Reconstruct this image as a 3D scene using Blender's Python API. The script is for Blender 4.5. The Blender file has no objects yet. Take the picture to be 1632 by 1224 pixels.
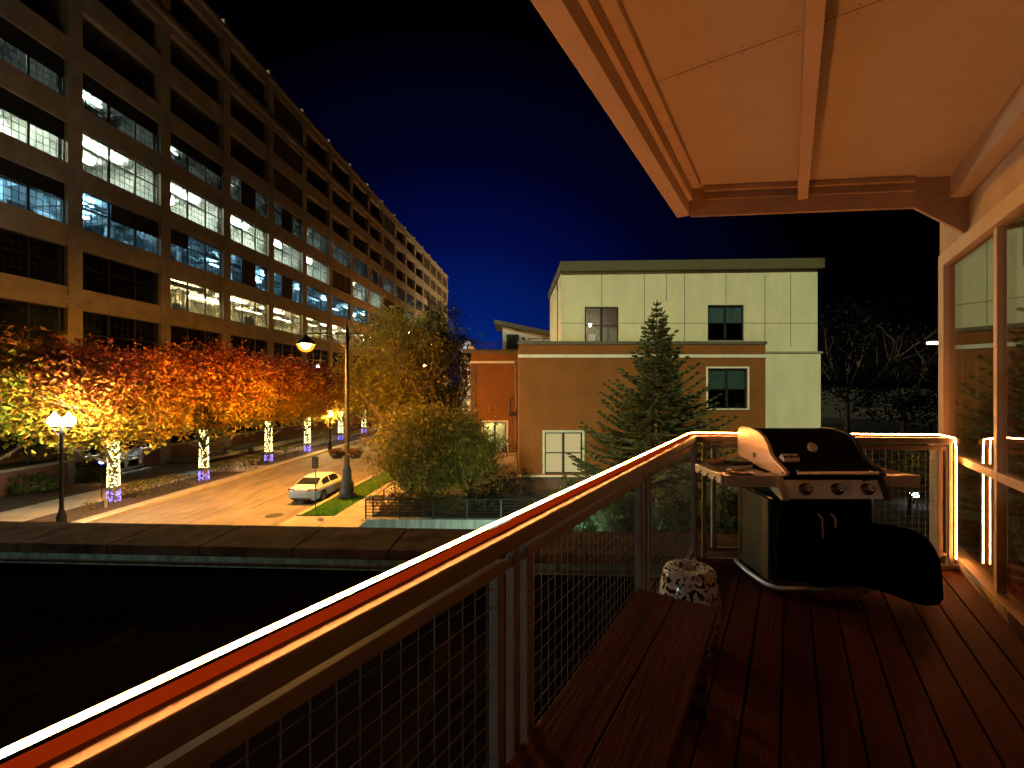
import bpy, math, random
from math import radians as R, sin, cos, pi, sqrt, atan2
random.seed(7)
S = bpy.context.scene
COL = S.collection

# ------------------------------------------------------------------ camera
EYE = 7.0
cd = bpy.data.cameras.new("camera"); cam = bpy.data.objects.new("camera", cd); COL.objects.link(cam)
cam.location = (0, 0, EYE); cam.rotation_euler = (R(90), 0, 0)
cd.sensor_width = 36; cd.lens = 36 * 700 / 1632; cd.shift_y = 3 / 1632
cd.clip_start = 0.03; cd.clip_end = 3000
S.camera = cam

# ------------------------------------------------------------------ world: late dusk sky
W = bpy.data.worlds.new("World"); S.world = W; W.use_nodes = True
nt = W.node_tree; nt.nodes.clear()
def nd(t, typ, **kw):
    n = t.nodes.new(typ)
    for k, v in kw.items(): setattr(n, k, v)
    return n
geo = nd(nt, 'ShaderNodeTexCoord')
dot = nd(nt, 'ShaderNodeVectorMath', operation='DOT_PRODUCT')
g = (-0.10, 0.99, -0.06); gl = sqrt(sum(c * c for c in g)); dot.inputs[1].default_value = [c / gl for c in g]
nt.links.new(geo.outputs['Generated'], dot.inputs[0])
rmp = nd(nt, 'ShaderNodeValToRGB')
el = rmp.color_ramp.elements
el[0].position = 0.0; el[0].color = (0.0002, 0.0002, 0.0008, 1)
el[1].position = 1.0; el[1].color = (0.0012, 0.024, 0.20, 1)
for p, c in ((0.74, (0.0003, 0.0003, 0.0012, 1)), (0.86, (0.0004, 0.0007, 0.012, 1)), (0.93, (0.0006, 0.003, 0.050, 1)), (0.975, (0.0008, 0.011, 0.125, 1))):
    e = el.new(p); e.color = c
nt.links.new(dot.outputs['Value'], rmp.inputs[0])
bg = nd(nt, 'ShaderNodeBackground'); bg.inputs[1].default_value = 1.0
nt.links.new(rmp.outputs[0], bg.inputs[0])
wo = nd(nt, 'ShaderNodeOutputWorld'); nt.links.new(bg.outputs[0], wo.inputs[0])

# ------------------------------------------------------------------ the one sun: low warm glow over the roofs behind the camera
sd = bpy.data.lights.new("sun", 'SUN'); sd.energy = 2.0; sd.angle = R(3); sd.color = (0.97, 1.0, 0.58)
so = bpy.data.objects.new("sun", sd); COL.objects.link(so)
from mathutils import Vector, Matrix
tr = Vector((0.36 * cos(R(20)), 0.933 * cos(R(20)), -sin(R(20))))
so.rotation_euler = tr.to_track_quat('-Z', 'Y').to_euler()

S.view_settings.view_transform = 'Standard'; S.view_settings.look = 'None'
S.view_settings.exposure = 0.0; S.view_settings.gamma = 1.0
S.render.engine = 'CYCLES'
S.cycles.use_denoising = True
S.cycles.max_bounces = 7; S.cycles.diffuse_bounces = 3; S.cycles.glossy_bounces = 4
S.cycles.transmission_bounces = 6; S.cycles.transparent_max_bounces = 10
S.cycles.sample_clamp_indirect = 3.0; S.cycles.sample_clamp_direct = 0.0
S.cycles.caustics_reflective = False; S.cycles.caustics_refractive = False

# ------------------------------------------------------------------ materials
MATS = {}
def mat(name, col, rough=0.7, metal=0.0, var=0.12, scale=4.0, bump=0.0, bscale=30.0, col2=None, spec=0.4, stretch=None, coat=0.0):
    if name in MATS: return MATS[name]
    m = bpy.data.materials.new(name); m.use_nodes = True; t = m.node_tree
    b = t.nodes['Principled BSDF']; MATS[name] = m
    tc = nd(t, 'ShaderNodeTexCoord'); src = tc.outputs['Object']
    if stretch:
        mp = nd(t, 'ShaderNodeMapping'); mp.inputs['Scale'].default_value = stretch
        t.links.new(src, mp.inputs[0]); src = mp.outputs[0]
    n = nd(t, 'ShaderNodeTexNoise'); n.inputs['Scale'].default_value = scale; n.inputs['Detail'].default_value = 6
    n.inputs['Roughness'].default_value = 0.65
    t.links.new(src, n.inputs['Vector'])
    r = nd(t, 'ShaderNodeValToRGB'); e = r.color_ramp.elements
    c2 = col2 or [c * (1 - 2 * var) for c in col]; c1 = col if col2 else [min(1, c * (1 + var)) for c in col]
    e[0].position = 0.33; e[0].color = (*c2, 1); e[1].position = 0.67; e[1].color = (*c1, 1)
    t.links.new(n.outputs['Fac'], r.inputs[0]); t.links.new(r.outputs[0], b.inputs['Base Color'])
    b.inputs['Roughness'].default_value = rough; b.inputs['Metallic'].default_value = metal
    b.inputs['Specular IOR Level'].default_value = spec
    if coat: b.inputs['Coat Weight'].default_value = coat; b.inputs['Coat Roughness'].default_value = 0.05
    if bump:
        n2 = nd(t, 'ShaderNodeTexNoise'); n2.inputs['Scale'].default_value = bscale; n2.inputs['Detail'].default_value = 4
        t.links.new(src, n2.inputs['Vector'])
        bm = nd(t, 'ShaderNodeBump'); bm.inputs['Strength'].default_value = bump; bm.inputs['Distance'].default_value = 0.02
        t.links.new(n2.outputs['Fac'], bm.inputs['Height']); t.links.new(bm.outputs[0], b.inputs['Normal'])
    return m
def emit(name, col, s):
    if name in MATS: return MATS[name]
    m = bpy.data.materials.new(name); m.use_nodes = True; t = m.node_tree; t.nodes.clear()
    e = nd(t, 'ShaderNodeEmission'); e.inputs[0].default_value = (*col, 1); e.inputs[1].default_value = s
    o = nd(t, 'ShaderNodeOutputMaterial'); t.links.new(e.outputs[0], o.inputs[0]); MATS[name] = m
    return m
def brick(name, c1, c2, mortar, axes='XZ', bw=0.24, bh=0.075):
    if name in MATS: return MATS[name]
    m = bpy.data.materials.new(name); m.use_nodes = True; t = m.node_tree; b = t.nodes['Principled BSDF']
    tc = nd(t, 'ShaderNodeTexCoord'); sx = nd(t, 'ShaderNodeSeparateXYZ'); cx = nd(t, 'ShaderNodeCombineXYZ')
    t.links.new(tc.outputs['Object'], sx.inputs[0])
    if axes == 'XZ':
        ad = nd(t, 'ShaderNodeMath', operation='ADD'); t.links.new(sx.outputs['X'], ad.inputs[0]); t.links.new(sx.outputs['Y'], ad.inputs[1])
        t.links.new(ad.outputs[0], cx.inputs['X'])
    t.links.new(sx.outputs['Z'], cx.inputs['Y'])
    br = nd(t, 'ShaderNodeTexBrick'); br.inputs['Scale'].default_value = 1.0
    br.inputs['Brick Width'].default_value = bw; br.inputs['Row Height'].default_value = bh; br.inputs['Mortar Size'].default_value = 0.008
    br.inputs['Color1'].default_value = (*c1, 1); br.inputs['Color2'].default_value = (*c2, 1); br.inputs['Mortar'].default_value = (*mortar, 1)
    t.links.new(cx.outputs[0], br.inputs['Vector'])
    n = nd(t, 'ShaderNodeTexNoise'); n.inputs['Scale'].default_value = 0.7; n.inputs['Detail'].default_value = 8
    t.links.new(tc.outputs['Object'], n.inputs['Vector'])
    mx = nd(t, 'ShaderNodeMix', data_type='RGBA', blend_type='MULTIPLY'); mx.inputs[0].default_value = 0.55
    rp = nd(t, 'ShaderNodeValToRGB'); rp.color_ramp.elements[0].position = 0.3; rp.color_ramp.elements[0].color = (0.6, 0.58, 0.55, 1); rp.color_ramp.elements[1].position = 0.65
    t.links.new(n.outputs['Fac'], rp.inputs[0]); t.links.new(br.outputs['Color'], mx.inputs[6]); t.links.new(rp.outputs[0], mx.inputs[7])
    t.links.new(mx.outputs[2], b.inputs['Base Color']); b.inputs['Roughness'].default_value = 0.85
    bp = nd(t, 'ShaderNodeBump'); bp.inputs['Strength'].default_value = 0.5; bp.inputs['Distance'].default_value = 0.01; bp.invert = True
    t.links.new(br.outputs['Fac'], bp.inputs['Height']); t.links.new(bp.outputs[0], b.inputs['Normal'])
    MATS[name] = m; return m
def glass(name, tint=(0.8, 0.85, 0.85), refl=1.0, ior=1.5, rough=0.0):
    if name in MATS: return MATS[name]
    m = bpy.data.materials.new(name); m.use_nodes = True; t = m.node_tree; t.nodes.clear()
    f = nd(t, 'ShaderNodeFresnel'); f.inputs[0].default_value = ior
    mu = nd(t, 'ShaderNodeMath', operation='MULTIPLY'); mu.inputs[1].default_value = refl; mu.use_clamp = True
    tr_ = nd(t, 'ShaderNodeBsdfTransparent'); tr_.inputs[0].default_value = (*tint, 1)
    gl_ = nd(t, 'ShaderNodeBsdfGlossy'); gl_.inputs['Roughness'].default_value = rough
    mx = nd(t, 'ShaderNodeMixShader'); o = nd(t, 'ShaderNodeOutputMaterial')
    t.links.new(f.outputs[0], mu.inputs[0]); t.links.new(mu.outputs[0], mx.inputs[0])
    t.links.new(tr_.outputs[0], mx.inputs[1]); t.links.new(gl_.outputs[0], mx.inputs[2]); t.links.new(mx.outputs[0], o.inputs[0])
    MATS[name] = m; return m
def leafmat(name, cols, scale=1.2, zshade=None):
    """leaf colours vary leaf by leaf and branch by branch"""
    if name in MATS: return MATS[name]
    m = bpy.data.materials.new(name); m.use_nodes = True; t = m.node_tree; b = t.nodes['Principled BSDF']
    tc = nd(t, 'ShaderNodeTexCoord'); n = nd(t, 'ShaderNodeTexNoise'); n.inputs['Scale'].default_value = scale; n.inputs['Detail'].default_value = 8; n.inputs['Roughness'].default_value = 0.8
    t.links.new(tc.outputs['Object'], n.inputs['Vector'])
    gm = nd(t, 'ShaderNodeNewGeometry'); ad = nd(t, 'ShaderNodeMath', operation='MULTIPLY_ADD'); ad.inputs[1].default_value = 0.35; 
    sb = nd(t, 'ShaderNodeMath', operation='SUBTRACT'); sb.inputs[1].default_value = 0.175
    t.links.new(gm.outputs['Random Per Island'], ad.inputs[0]); t.links.new(n.outputs['Fac'], ad.inputs[2]); t.links.new(ad.outputs[0], sb.inputs[0])
    if zshade:   # autumn reds deepen upward; shade above the lamplit lower boughs is put into colour
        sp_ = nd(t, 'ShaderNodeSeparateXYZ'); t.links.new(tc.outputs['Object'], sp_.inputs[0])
        mr = nd(t, 'ShaderNodeMapRange'); mr.inputs[1].default_value = zshade[0]; mr.inputs[2].default_value = zshade[1]; mr.inputs[3].default_value = -.22; mr.inputs[4].default_value = .24
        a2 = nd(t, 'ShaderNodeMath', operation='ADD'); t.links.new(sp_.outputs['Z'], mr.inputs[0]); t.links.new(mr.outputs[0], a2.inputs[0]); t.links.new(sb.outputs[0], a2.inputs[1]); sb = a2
    r = nd(t, 'ShaderNodeValToRGB'); e = r.color_ramp.elements
    k = len(cols); e[0].position = 0.25; e[0].color = (*cols[0], 1); e[1].position = 0.75; e[1].color = (*cols[-1], 1)
    for i in range(1, k - 1):
        q = e.new(0.25 + 0.5 * i / (k - 1)); q.color = (*cols[i], 1)
    t.links.new(sb.outputs[0], r.inputs[0]); t.links.new(r.outputs[0], b.inputs['Base Color'])
    b.inputs['Roughness'].default_value = 0.55; b.inputs['Specular IOR Level'].default_value = 0.25
    tl = nd(t, 'ShaderNodeBsdfTranslucent'); mx = nd(t, 'ShaderNodeMixShader'); mx.inputs[0].default_value = 0.35
    t.links.new(r.outputs[0], tl.inputs[0]); t.links.new(b.outputs[0], mx.inputs[1]); t.links.new(tl.outputs[0], mx.inputs[2])
    t.links.new(mx.outputs[0], t.nodes['Material Output'].inputs['Surface'])
    MATS[name] = m; return m

# ------------------------------------------------------------------ helpers
class Frame:
    def __init__(s, x=0, y=0, z=0, a=0): s.x, s.y, s.z, s.a = x, y, z, a; s.c, s.s = cos(a), sin(a)
    def w(s, p): return (s.x + p[0] * s.c - p[1] * s.s, s.y + p[0] * s.s + p[1] * s.c, s.z + p[2])
    def inv(s, p):
        dx, dy = p[0] - s.x, p[1] - s.y
        return (dx * s.c + dy * s.s, -dx * s.s + dy * s.c, p[2] - s.z)
ID = Frame()
DECKA = atan2(-444, 700); DECK = Frame(0, 0, 0, DECKA)         # local x = across the balcony, local y = along its rail
STA = -atan2(52, 700)                                             # street direction
def st(off, y): return (off + y * 52 / 700, y)                    # a point at a sideways distance from the camera along the street
def px(x, y, d): return ((x - 816) / 700 * d, d, EYE - (y - 615) / 700 * d)

class MB:
    def __init__(s, f=ID): s.v = []; s.f = []; s.mi = []; s.fr = f; s.m = 0
    def add(s, vs, fs):
        o = len(s.v); s.v += [s.fr.w(p) for p in vs]; s.f += [[i + o for i in q] for q in fs]; s.mi += [s.m] * len(fs); return s
    def box(s, x0, x1, y0, y1, z0, z1):
        if x0 > x1: x0, x1 = x1, x0
        if y0 > y1: y0, y1 = y1, y0
        if z0 > z1: z0, z1 = z1, z0
        v = [(x, y, z) for z in (z0, z1) for y in (y0, y1) for x in (x0, x1)]
        return s.add(v, [(0, 2, 3, 1), (4, 5, 7, 6), (0, 1, 5, 4), (2, 6, 7, 3), (0, 4, 6, 2), (1, 3, 7, 5)])
    def quad(s, a, b, c, d): return s.add([a, b, c, d], [(0, 1, 2, 3)])
    def prism(s, poly, axis, a, b):
        """polygon in the two other axes, extruded from a to b along axis 0/1/2"""
        def P(u, w, t):
            return {0: (t, u, w), 1: (u, t, w), 2: (u, w, t)}[axis]
        n = len(poly); v = [P(u, w, a) for u, w in poly] + [P(u, w, b) for u, w in poly]
        fs = [tuple(range(n))[::-1], tuple(range(n, 2 * n))] + [(i, (i + 1) % n, n + (i + 1) % n, n + i) for i in range(n)]
        return s.add(v, fs)
    def tube(s, pts, r, n=8, caps=True):
        pts = [Vector(p) for p in pts]; rs = r if isinstance(r, (list, tuple)) else [r] * len(pts)
        rings = []; up = Vector((0, 0, 1))
        for i, p in enumerate(pts):
            d = (pts[min(i + 1, len(pts) - 1)] - pts[max(i - 1, 0)]).normalized()
            ref = up if abs(d.dot(up)) < 0.95 else Vector((1, 0, 0))
            a = d.cross(ref).normalized(); b = d.cross(a)
            rings.append([p + (a * cos(2 * pi * k / n) + b * sin(2 * pi * k / n)) * rs[i] for k in range(n)])
        v = [tuple(q) for rg in rings for q in rg]; fs = []
        for i in range(len(rings) - 1):
            for k in range(n):
                fs.append((i * n + k, i * n + (k + 1) % n, (i + 1) * n + (k + 1) % n, (i + 1) * n + k))
        if caps: fs += [tuple(range(n)), tuple(range((len(rings) - 1) * n, len(rings) * n))]
        return s.add(v, fs)
    def lathe(s, prof, c=(0, 0, 0), n=20):
        v = []; fs = []
        for r, z in prof:
            for k in range(n): v.append((c[0] + r * cos(2 * pi * k / n), c[1] + r * sin(2 * pi * k / n), c[2] + z))
        for i in range(len(prof) - 1):
            for k in range(n): fs.append((i * n + k, i * n + (k + 1) % n, (i + 1) * n + (k + 1) % n, (i + 1) * n + k))
        return s.add(v, fs)
    def ball(s, c, r, n=12, m=8, sz=1.0):
        return s.lathe([(max(1e-4, r * sin(pi * i / m)), -r * sz * cos(pi * i / m)) for i in range(m + 1)], c, n)
FR = {}
def link(name, mb, m, parent=None, smooth=False, bevel=0.0):
    f = FR.get(parent.name, ID) if parent else getattr(mb, 'root', ID)
    me = bpy.data.meshes.new(name); me.from_pydata([f.inv(p) for p in mb.v], [], mb.f)
    for mm in (m if isinstance(m, (list, tuple)) else [m]): me.materials.append(mm)
    if any(mb.mi): me.polygons.foreach_set('material_index', mb.mi)
    if smooth: me.polygons.foreach_set('use_smooth', [True] * len(me.polygons))
    me.update()
    o = bpy.data.objects.new(name, me); COL.objects.link(o)
    if parent: o.parent = parent; FR[o.name] = f
    else: o.location = (f.x, f.y, f.z); o.rotation_euler = (0, 0, f.a); FR[o.name] = f
    if bevel:
        b = o.modifiers.new('bevel', 'BEVEL'); b.width = bevel; b.segments = 2; b.limit_method = 'ANGLE'
    return o
def tag(o, label, cat, group=None, kind=None):
    o['label'] = label; o['category'] = cat
    if group: o['group'] = group
    if kind: o['kind'] = kind
    return o
def thing(name, label, cat, loc, rot=0, group=None):
    o = bpy.data.objects.new(name, None); COL.objects.link(o); o.location = loc; o.rotation_euler = (0, 0, rot)
    o.empty_display_size = 0.2
    FR[o.name] = Frame(loc[0], loc[1], loc[2], rot); return tag(o, label, cat, group)
def struct(name, mb, m, root=None, smooth=False):
    if root: mb.root = root
    o = link(name, mb, m, None, smooth); o['kind'] = 'structure'; return o
def dup(root, loc, rot=None, label=None, scale=None):
    r = root.copy(); COL.objects.link(r); r.location = loc
    if rot is not None: r.rotation_euler = (0, 0, rot)
    if scale is not None: r.scale = (scale,) * 3
    if label: r['label'] = label
    for ch in list(root.children):
        c = ch.copy(); COL.objects.link(c); c.parent = r
        for g_ in list(ch.children):
            d = g_.copy(); COL.objects.link(d); d.parent = c
    return r
def text(name, body, size, m, parent, loc, rot, ext=0.001, shear=0, off=0):
    cu = bpy.data.curves.new(name, 'FONT'); cu.body = body; cu.size = size; cu.extrude = ext; cu.align_x = 'CENTER'; cu.align_y = 'CENTER'
    cu.materials.append(m); tmp = bpy.data.objects.new(name, cu); COL.objects.link(tmp)
    if shear: cu.shear = shear
    cu.offset = off
    me = bpy.data.meshes.new_from_object(tmp.evaluated_get(bpy.context.evaluated_depsgraph_get())); bpy.data.objects.remove(tmp)
    o = bpy.data.objects.new(name, me); COL.objects.link(o)
    if parent: o.parent = parent
    o.location = loc; o.rotation_euler = rot; return o

CONC = mat('facade_concrete', (.31, .25, .185), 0.9, var=0.14, scale=0.6, bump=0.25, bscale=12)
DARKMETAL = mat('dark_metal', (0.025, 0.022, 0.02), 0.45, 0.6, 0.1)
BLACK = mat('black_panel', (0.012, 0.011, 0.010), 0.7, var=0.1)
FRAMEBLK = mat('window_frame_black', (.010, .010, .010), 0.5, var=0.1)
WIN = glass('window_glass', (0.9, 0.93, 0.93), 0.8)
TRIM = mat('white_trim', (0.62, 0.58, 0.48), 0.6, var=0.06)

# ================================================================== THE SETTING
mb = MB()
# one sheet to the horizon with a sunken driveway court left open next to the balcony's building
X0, X1, Y0, Y1 = -9.0, 16.0, 5.7, 22.8
B = 1200
for a, b, c, d in ((-B, B, Y1, 2 * B), (-B, B, -B, Y0), (-B, X0, Y0, Y1), (X1, B, Y0, Y1)):
    mb.quad((a, c, -0.02), (b, c, -0.02), (b, d, -0.02), (a, d, -0.02))
mb.quad((X0, Y0, -1.3), (X1, Y0, -1.3), (X1, Y1, -1.3), (X0, Y1, -1.3))
for p, q in (((X0, Y0), (X0, Y1)), ((X0, Y1), (X1, Y1)), ((X1, Y1), (X1, Y0)), ((X1, Y0), (X0, Y0))):
    mb.quad((*p, -1.3), (*q, -1.3), (*q, -0.02), (*p, -0.02))
struct('ground', mb, mat('ground_soil', (0.07, 0.06, 0.045), 0.95, var=0.3, scale=1.5))

SF = Frame(*st(0, 0), 0, STA)
def strip(mbx, o0, o1, y0, y1, z, n=1):
    a, b, c, d = st(o0, y0), st(o1, y0), st(o1, y1), st(o0, y1)
    mbx.quad((*a, z), (*b, z), (*c, z), (*d, z))
def slab(mbx, o0, o1, y0, y1, z0, z1):
    v = []
    for z in (z0, z1):
        for o, y in ((o0, y0), (o1, y0), (o1, y1), (o0, y1)): v.append((*st(o, y), z))
    mbx.add(v, [(3, 2, 1, 0), (4, 5, 6, 7), (0, 1, 5, 4), (1, 2, 6, 5), (2, 3, 7, 6), (3, 0, 4, 7)])
ROAD = mat('road_concrete', (0.26, 0.20, 0.14), 0.8, scale=1.3, col2=(0.14, 0.108, 0.076), bump=0.35, bscale=16, stretch=(1, 0.3, 1))
mb = MB(); strip(mb, -23.0, -13.25, -5, 210, 0.004); struct('road', mb, ROAD)
mb = MB()
for yy in range(6, 200, 6): strip(mb, -23.0, -13.25, yy, yy + 0.05, 0.008)
strip(mb, -18.2, -18.14, -5, 200, 0.010); 
for (o, y, l, w_) in ((-16.8, 25, 9, .1), (-20.5, 31, 12, .08), (-15.3, 38, 7, .12), (-19.3, 44, 9, .1)):
    strip(mb, o, o + w_, y, y + l, 0.012)
struct('road_joints', mb, mat('joint_tar', (0.07, 0.055, 0.045), 0.9))
KERB = mat('kerb_concrete', (0.42, 0.35, 0.26), 0.85, var=0.15, scale=1.5, bump=0.2)
mb = MB(); slab(mb, -23.42, -23.0, -5, 210, 0, 0.15); slab(mb, -13.25, -12.98, 23.4, 210, 0, 0.14); struct('kerb', mb, KERB)
SIDE = mat('sidewalk_concrete', (0.40, 0.34, 0.25), 0.85, scale=0.9, col2=(0.29, 0.24, 0.18), bump=0.15)
mb = MB(); slab(mb, -24.0, -23.424, -5, 210, 0, 0.10); slab(mb, -29.7, -26.6, -5, 210, 0, 0.10)
slab(mb, -33.6, -29.704, 30.5, 39, 0, 0.104)
slab(mb, -26.596, -24.004, 35.6, 38.2, 0, 0.098)
struct('sidewalk', mb, SIDE)
mb = MB(); slab(mb, -11.15, -9.15, -5, 210, 0, 0.09); slab(mb, -13.25, -11.154, -5, 23.3, 0, 0.088)
o = struct('sidewalk', mb, SIDE)
mb = MB()
for yy in range(-3, 120, 2):
    strip(mb, -11.15, -9.15, yy, yy + 0.03, 0.094); strip(mb, -29.7, -26.6, yy, yy + 0.03, 0.105)
strip(mb, -11.16, -11.13, -5, 23.3, 0.094)
struct('sidewalk_joints', mb, MATS['joint_tar'])
mb = MB(); slab(mb, -26.595, -24.005, -5, 35.4, 0, 0.09); slab(mb, -26.595, -24.005, 38.4, 210, 0, 0.09); slab(mb, -33.6, -29.71, -5, 30.4, 0, 0.12); slab(mb, -33.6, -29.71, 39.1, 200, 0, 0.12)
struct('planting_bed', mb, mat('mulch', (0.085, 0.05, 0.03), 0.95, scale=6, col2=(0.03, 0.02, 0.012), bump=0.6, bscale=12))
mb = MB(); slab(mb, -12.98, -11.16, 23.42, 120, 0, 0.1); struct('verge', mb, mat('verge_soil', (0.06, 0.07, 0.03), 0.95))
# grass on the verge
rg = random.Random(3); mb = MB()
for i in range(15000):
    y = 23.5 + rg.random() ** 1.6 * 45; o_ = -12.9 + rg.random() * 1.7
    x, y = st(o_, y); a = rg.random() * 2 * pi; h = rg.uniform(.05, .13); w_ = rg.uniform(.012, .03); lx, ly = rg.gauss(0, .04), rg.gauss(0, .04)
    mb.add([(x - cos(a) * w_, y - sin(a) * w_, .1), (x + cos(a) * w_, y + sin(a) * w_, .1), (x + lx, y + ly, .1 + h)], [(0, 1, 2)])
o = link('grass', mb, leafmat('grass_blades', [(.07, .20, .02), (.13, .36, .03), (.20, .42, .05)], 0.8))
tag(o, 'short bright green grass on the verge beside the parked car', 'grass', kind='stuff')
# fallen leaves along the gutter
mb = MB()
for i in range(1500):
    y = 27 + rg.random() * 30; o_ = rg.choice([-13.3 - abs(rg.gauss(0, .5)), -12.9 + rg.random() * 1.6])
    x, y = st(o_, y); a = rg.random() * 2 * pi; s_ = rg.uniform(.03, .08); z = 0.03 if o_ < -13.25 else .16
    mb.add([(x + cos(a) * s_, y + sin(a) * s_, z), (x - sin(a) * s_ * .6, y + cos(a) * s_ * .6, z + .02), (x - cos(a) * s_, y - sin(a) * s_, z), (x + sin(a) * s_ * .6, y - cos(a) * s_ * .6, z + .01)], [(0, 1, 2, 3)])
o = link('fallen_leaves', mb, leafmat('fallen_leaf', [(.12, .04, .01), (.25, .10, .02), (.3, .18, .04)], 3))
tag(o, 'brown and orange fallen leaves along the kerb ahead of the car', 'leaves', kind='stuff')

# ================================================================== LEFT: long concrete loft building
LBO = st(-33.7, 32.0); LB = Frame(*LBO, 0, STA)
bld = thing('industrial_building', 'long many storeyed concrete warehouse with gridded steel windows lit white, blue and yellow', 'building', (*LBO, 0), STA)
BAY, WINW, K0, K1 = 7.55, 6.55, -2, 15
Y_0, Y_1 = K0 * BAY - 1.0, (K1 + 1) * BAY
ROWS = [('g', 1.76, 7.2), ('w2', 8.3, 12.5), ('w3', 14.04, 16.85), ('w4', 18.44, 21.29), ('w5', 22.78, 25.66), ('w6', 27.3, 30.05), ('o7', 31.7, 34.35), ('o8', 36.1, 38.85), ('o9', 40.6, 43.5)]
ZR = 44.9
mb = MB(LB)
for k in range(K0, K1 + 2):
    yc = k * BAY - 0.5; 
    mb.box(-.55, 0.06, yc - .5, yc + .5, 0, ZR)
    mb.box(-.5, -.02, yc - .32, yc + .32, ZR, ZR + .75)
zs = [0.0] + [z for r in ROWS for z in r[1:]] + [ZR]
for k in range(K0, K1 + 1):
    y0, y1 = k * BAY, k * BAY + WINW
    for i in range(0, len(zs), 2):
        if i == 0: continue
        mb.box(-.5, 0.0, y0 + .001, y1 - .001, zs[i], zs[i + 1])
link('wall', mb, CONC, bld)
mb = MB(LB)
mb.box(.062, .22, Y_0, Y_1, 13.1, 13.42); mb.box(.062, .16, Y_0, Y_1, 12.85, 13.096)
mb.box(.062, .30, Y_0, Y_1, 39.5, 39.95); mb.box(.062, .28, Y_0, Y_1, 44.45, 44.82)
link('cornice', mb, CONC, bld)
mb = MB(LB)
mb.box(-14, -.56, Y_1 - 1.3, Y_1 - .6, 0, ZR - .4); mb.box(-14, -.56, Y_0 + .3, Y_0 + .7, 0, ZR - .4); mb.box(-14.4, -14, Y_0, Y_1 - .6, 0, ZR - .4)
mb.box(-14, -.56, Y_0 + .8, Y_1 - 1.4, ZR - .7, ZR - .42)
link('rear_wall', mb, CONC, bld)
# ---- interiors storey by storey
PLAST = {'w3': mat('room_paint_cream', (.62, .55, .40), .8, var=.12, scale=.9), 'w4': mat('room_paint_blue', (.56, .64, .66), .8, var=.12, scale=.9),
         'w5': mat('room_paint_white', (.70, .72, .66), .8, var=.08, scale=.7), 'w6': mat('room_paint_grey', (.45, .46, .42), .8, var=.25, scale=1.2),
         'd': mat('room_unlit', (.10, .085, .07), .9, var=.3), 'g': mat('room_ground', (.35, .33, .3), .8)}
LAMPM = {'w3': emit('tube_warm', (1, .82, .42), 380), 'w4': emit('tube_blue', (.42, .78, 1), 330), 'w5': emit('tube_white', (.92, 1, .80), 330),
         'w6': emit('tube_grey', (.80, .95, .86), 140), 'g': emit('tube_lobby', (.75, .86, 1), 1300)}
lit = {}
for k in range(K0, K1 + 1):
    lit[('w3', k)] = 0 if k <= 0 else 1
    lit[('w4', k)] = 0 if k in (8, 9) else 1
    lit[('w5', k)] = 0 if k in (5, 8, 9, 12) else 1
    lit[('w6', k)] = 1
    lit[('w2', k)] = 1 if k in (-2,) else 0
    lit[('g', k)] = 1 if k in (0, 2, 3, 5) else 0
rg = random.Random(11)
DEEP = 8.5
def interior(row, zb, zt, key):
    for k in range(K0, K1 + 1):
        mbx = MB(LB); mbx2 = MB(LB)
        y0, y1 = k * BAY - .95, k * BAY + WINW - .05
        tgt = mbx if lit.get((row, k)) else mbx2
        zf, zc = zb - .85, zt + .35
        tgt.box(-DEEP, -.52, y0, y1, zf - .15, zf); tgt.box(-DEEP, -.52, y0, y1, zc, zc + .2)
        tgt.box(-DEEP - .2, -DEEP, y0, y1, zf, zc)
        opn = row in ('w3', 'w4') and lit.get((row, k)) and lit.get((row, k + 1))
        if not opn: tgt.box(-DEEP, -.52, y1 - .1, y1 + .05, zf, zc)
        else:
            tgt.box(-4.9, -4.4, y1 - .3, y1 + .1, zf, zc)           # round mushroom column seen square on, beam over
            tgt.box(-DEEP, -.52, y1 - .15, y1 + .1, zc - .45, zc - .002)
        if k == K0: tgt.box(-DEEP, -.52, y0 - .1, y0, zf, zc)
        if mbx.v: link('lit_room', mbx, PLAST[key], bld)
        if mbx2.v: link('loggia' if row[0] == 'o' else 'dark_room', mbx2, PLAST['d'], bld)
for r, zb, zt in ROWS:
    interior(r, zb, zt, r if r in PLAST else ('g' if r == 'w2' else 'd'))
nl = 0
PIPE = mat('duct_metal', (.35, .35, .34), .5, .4, .2)
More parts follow.
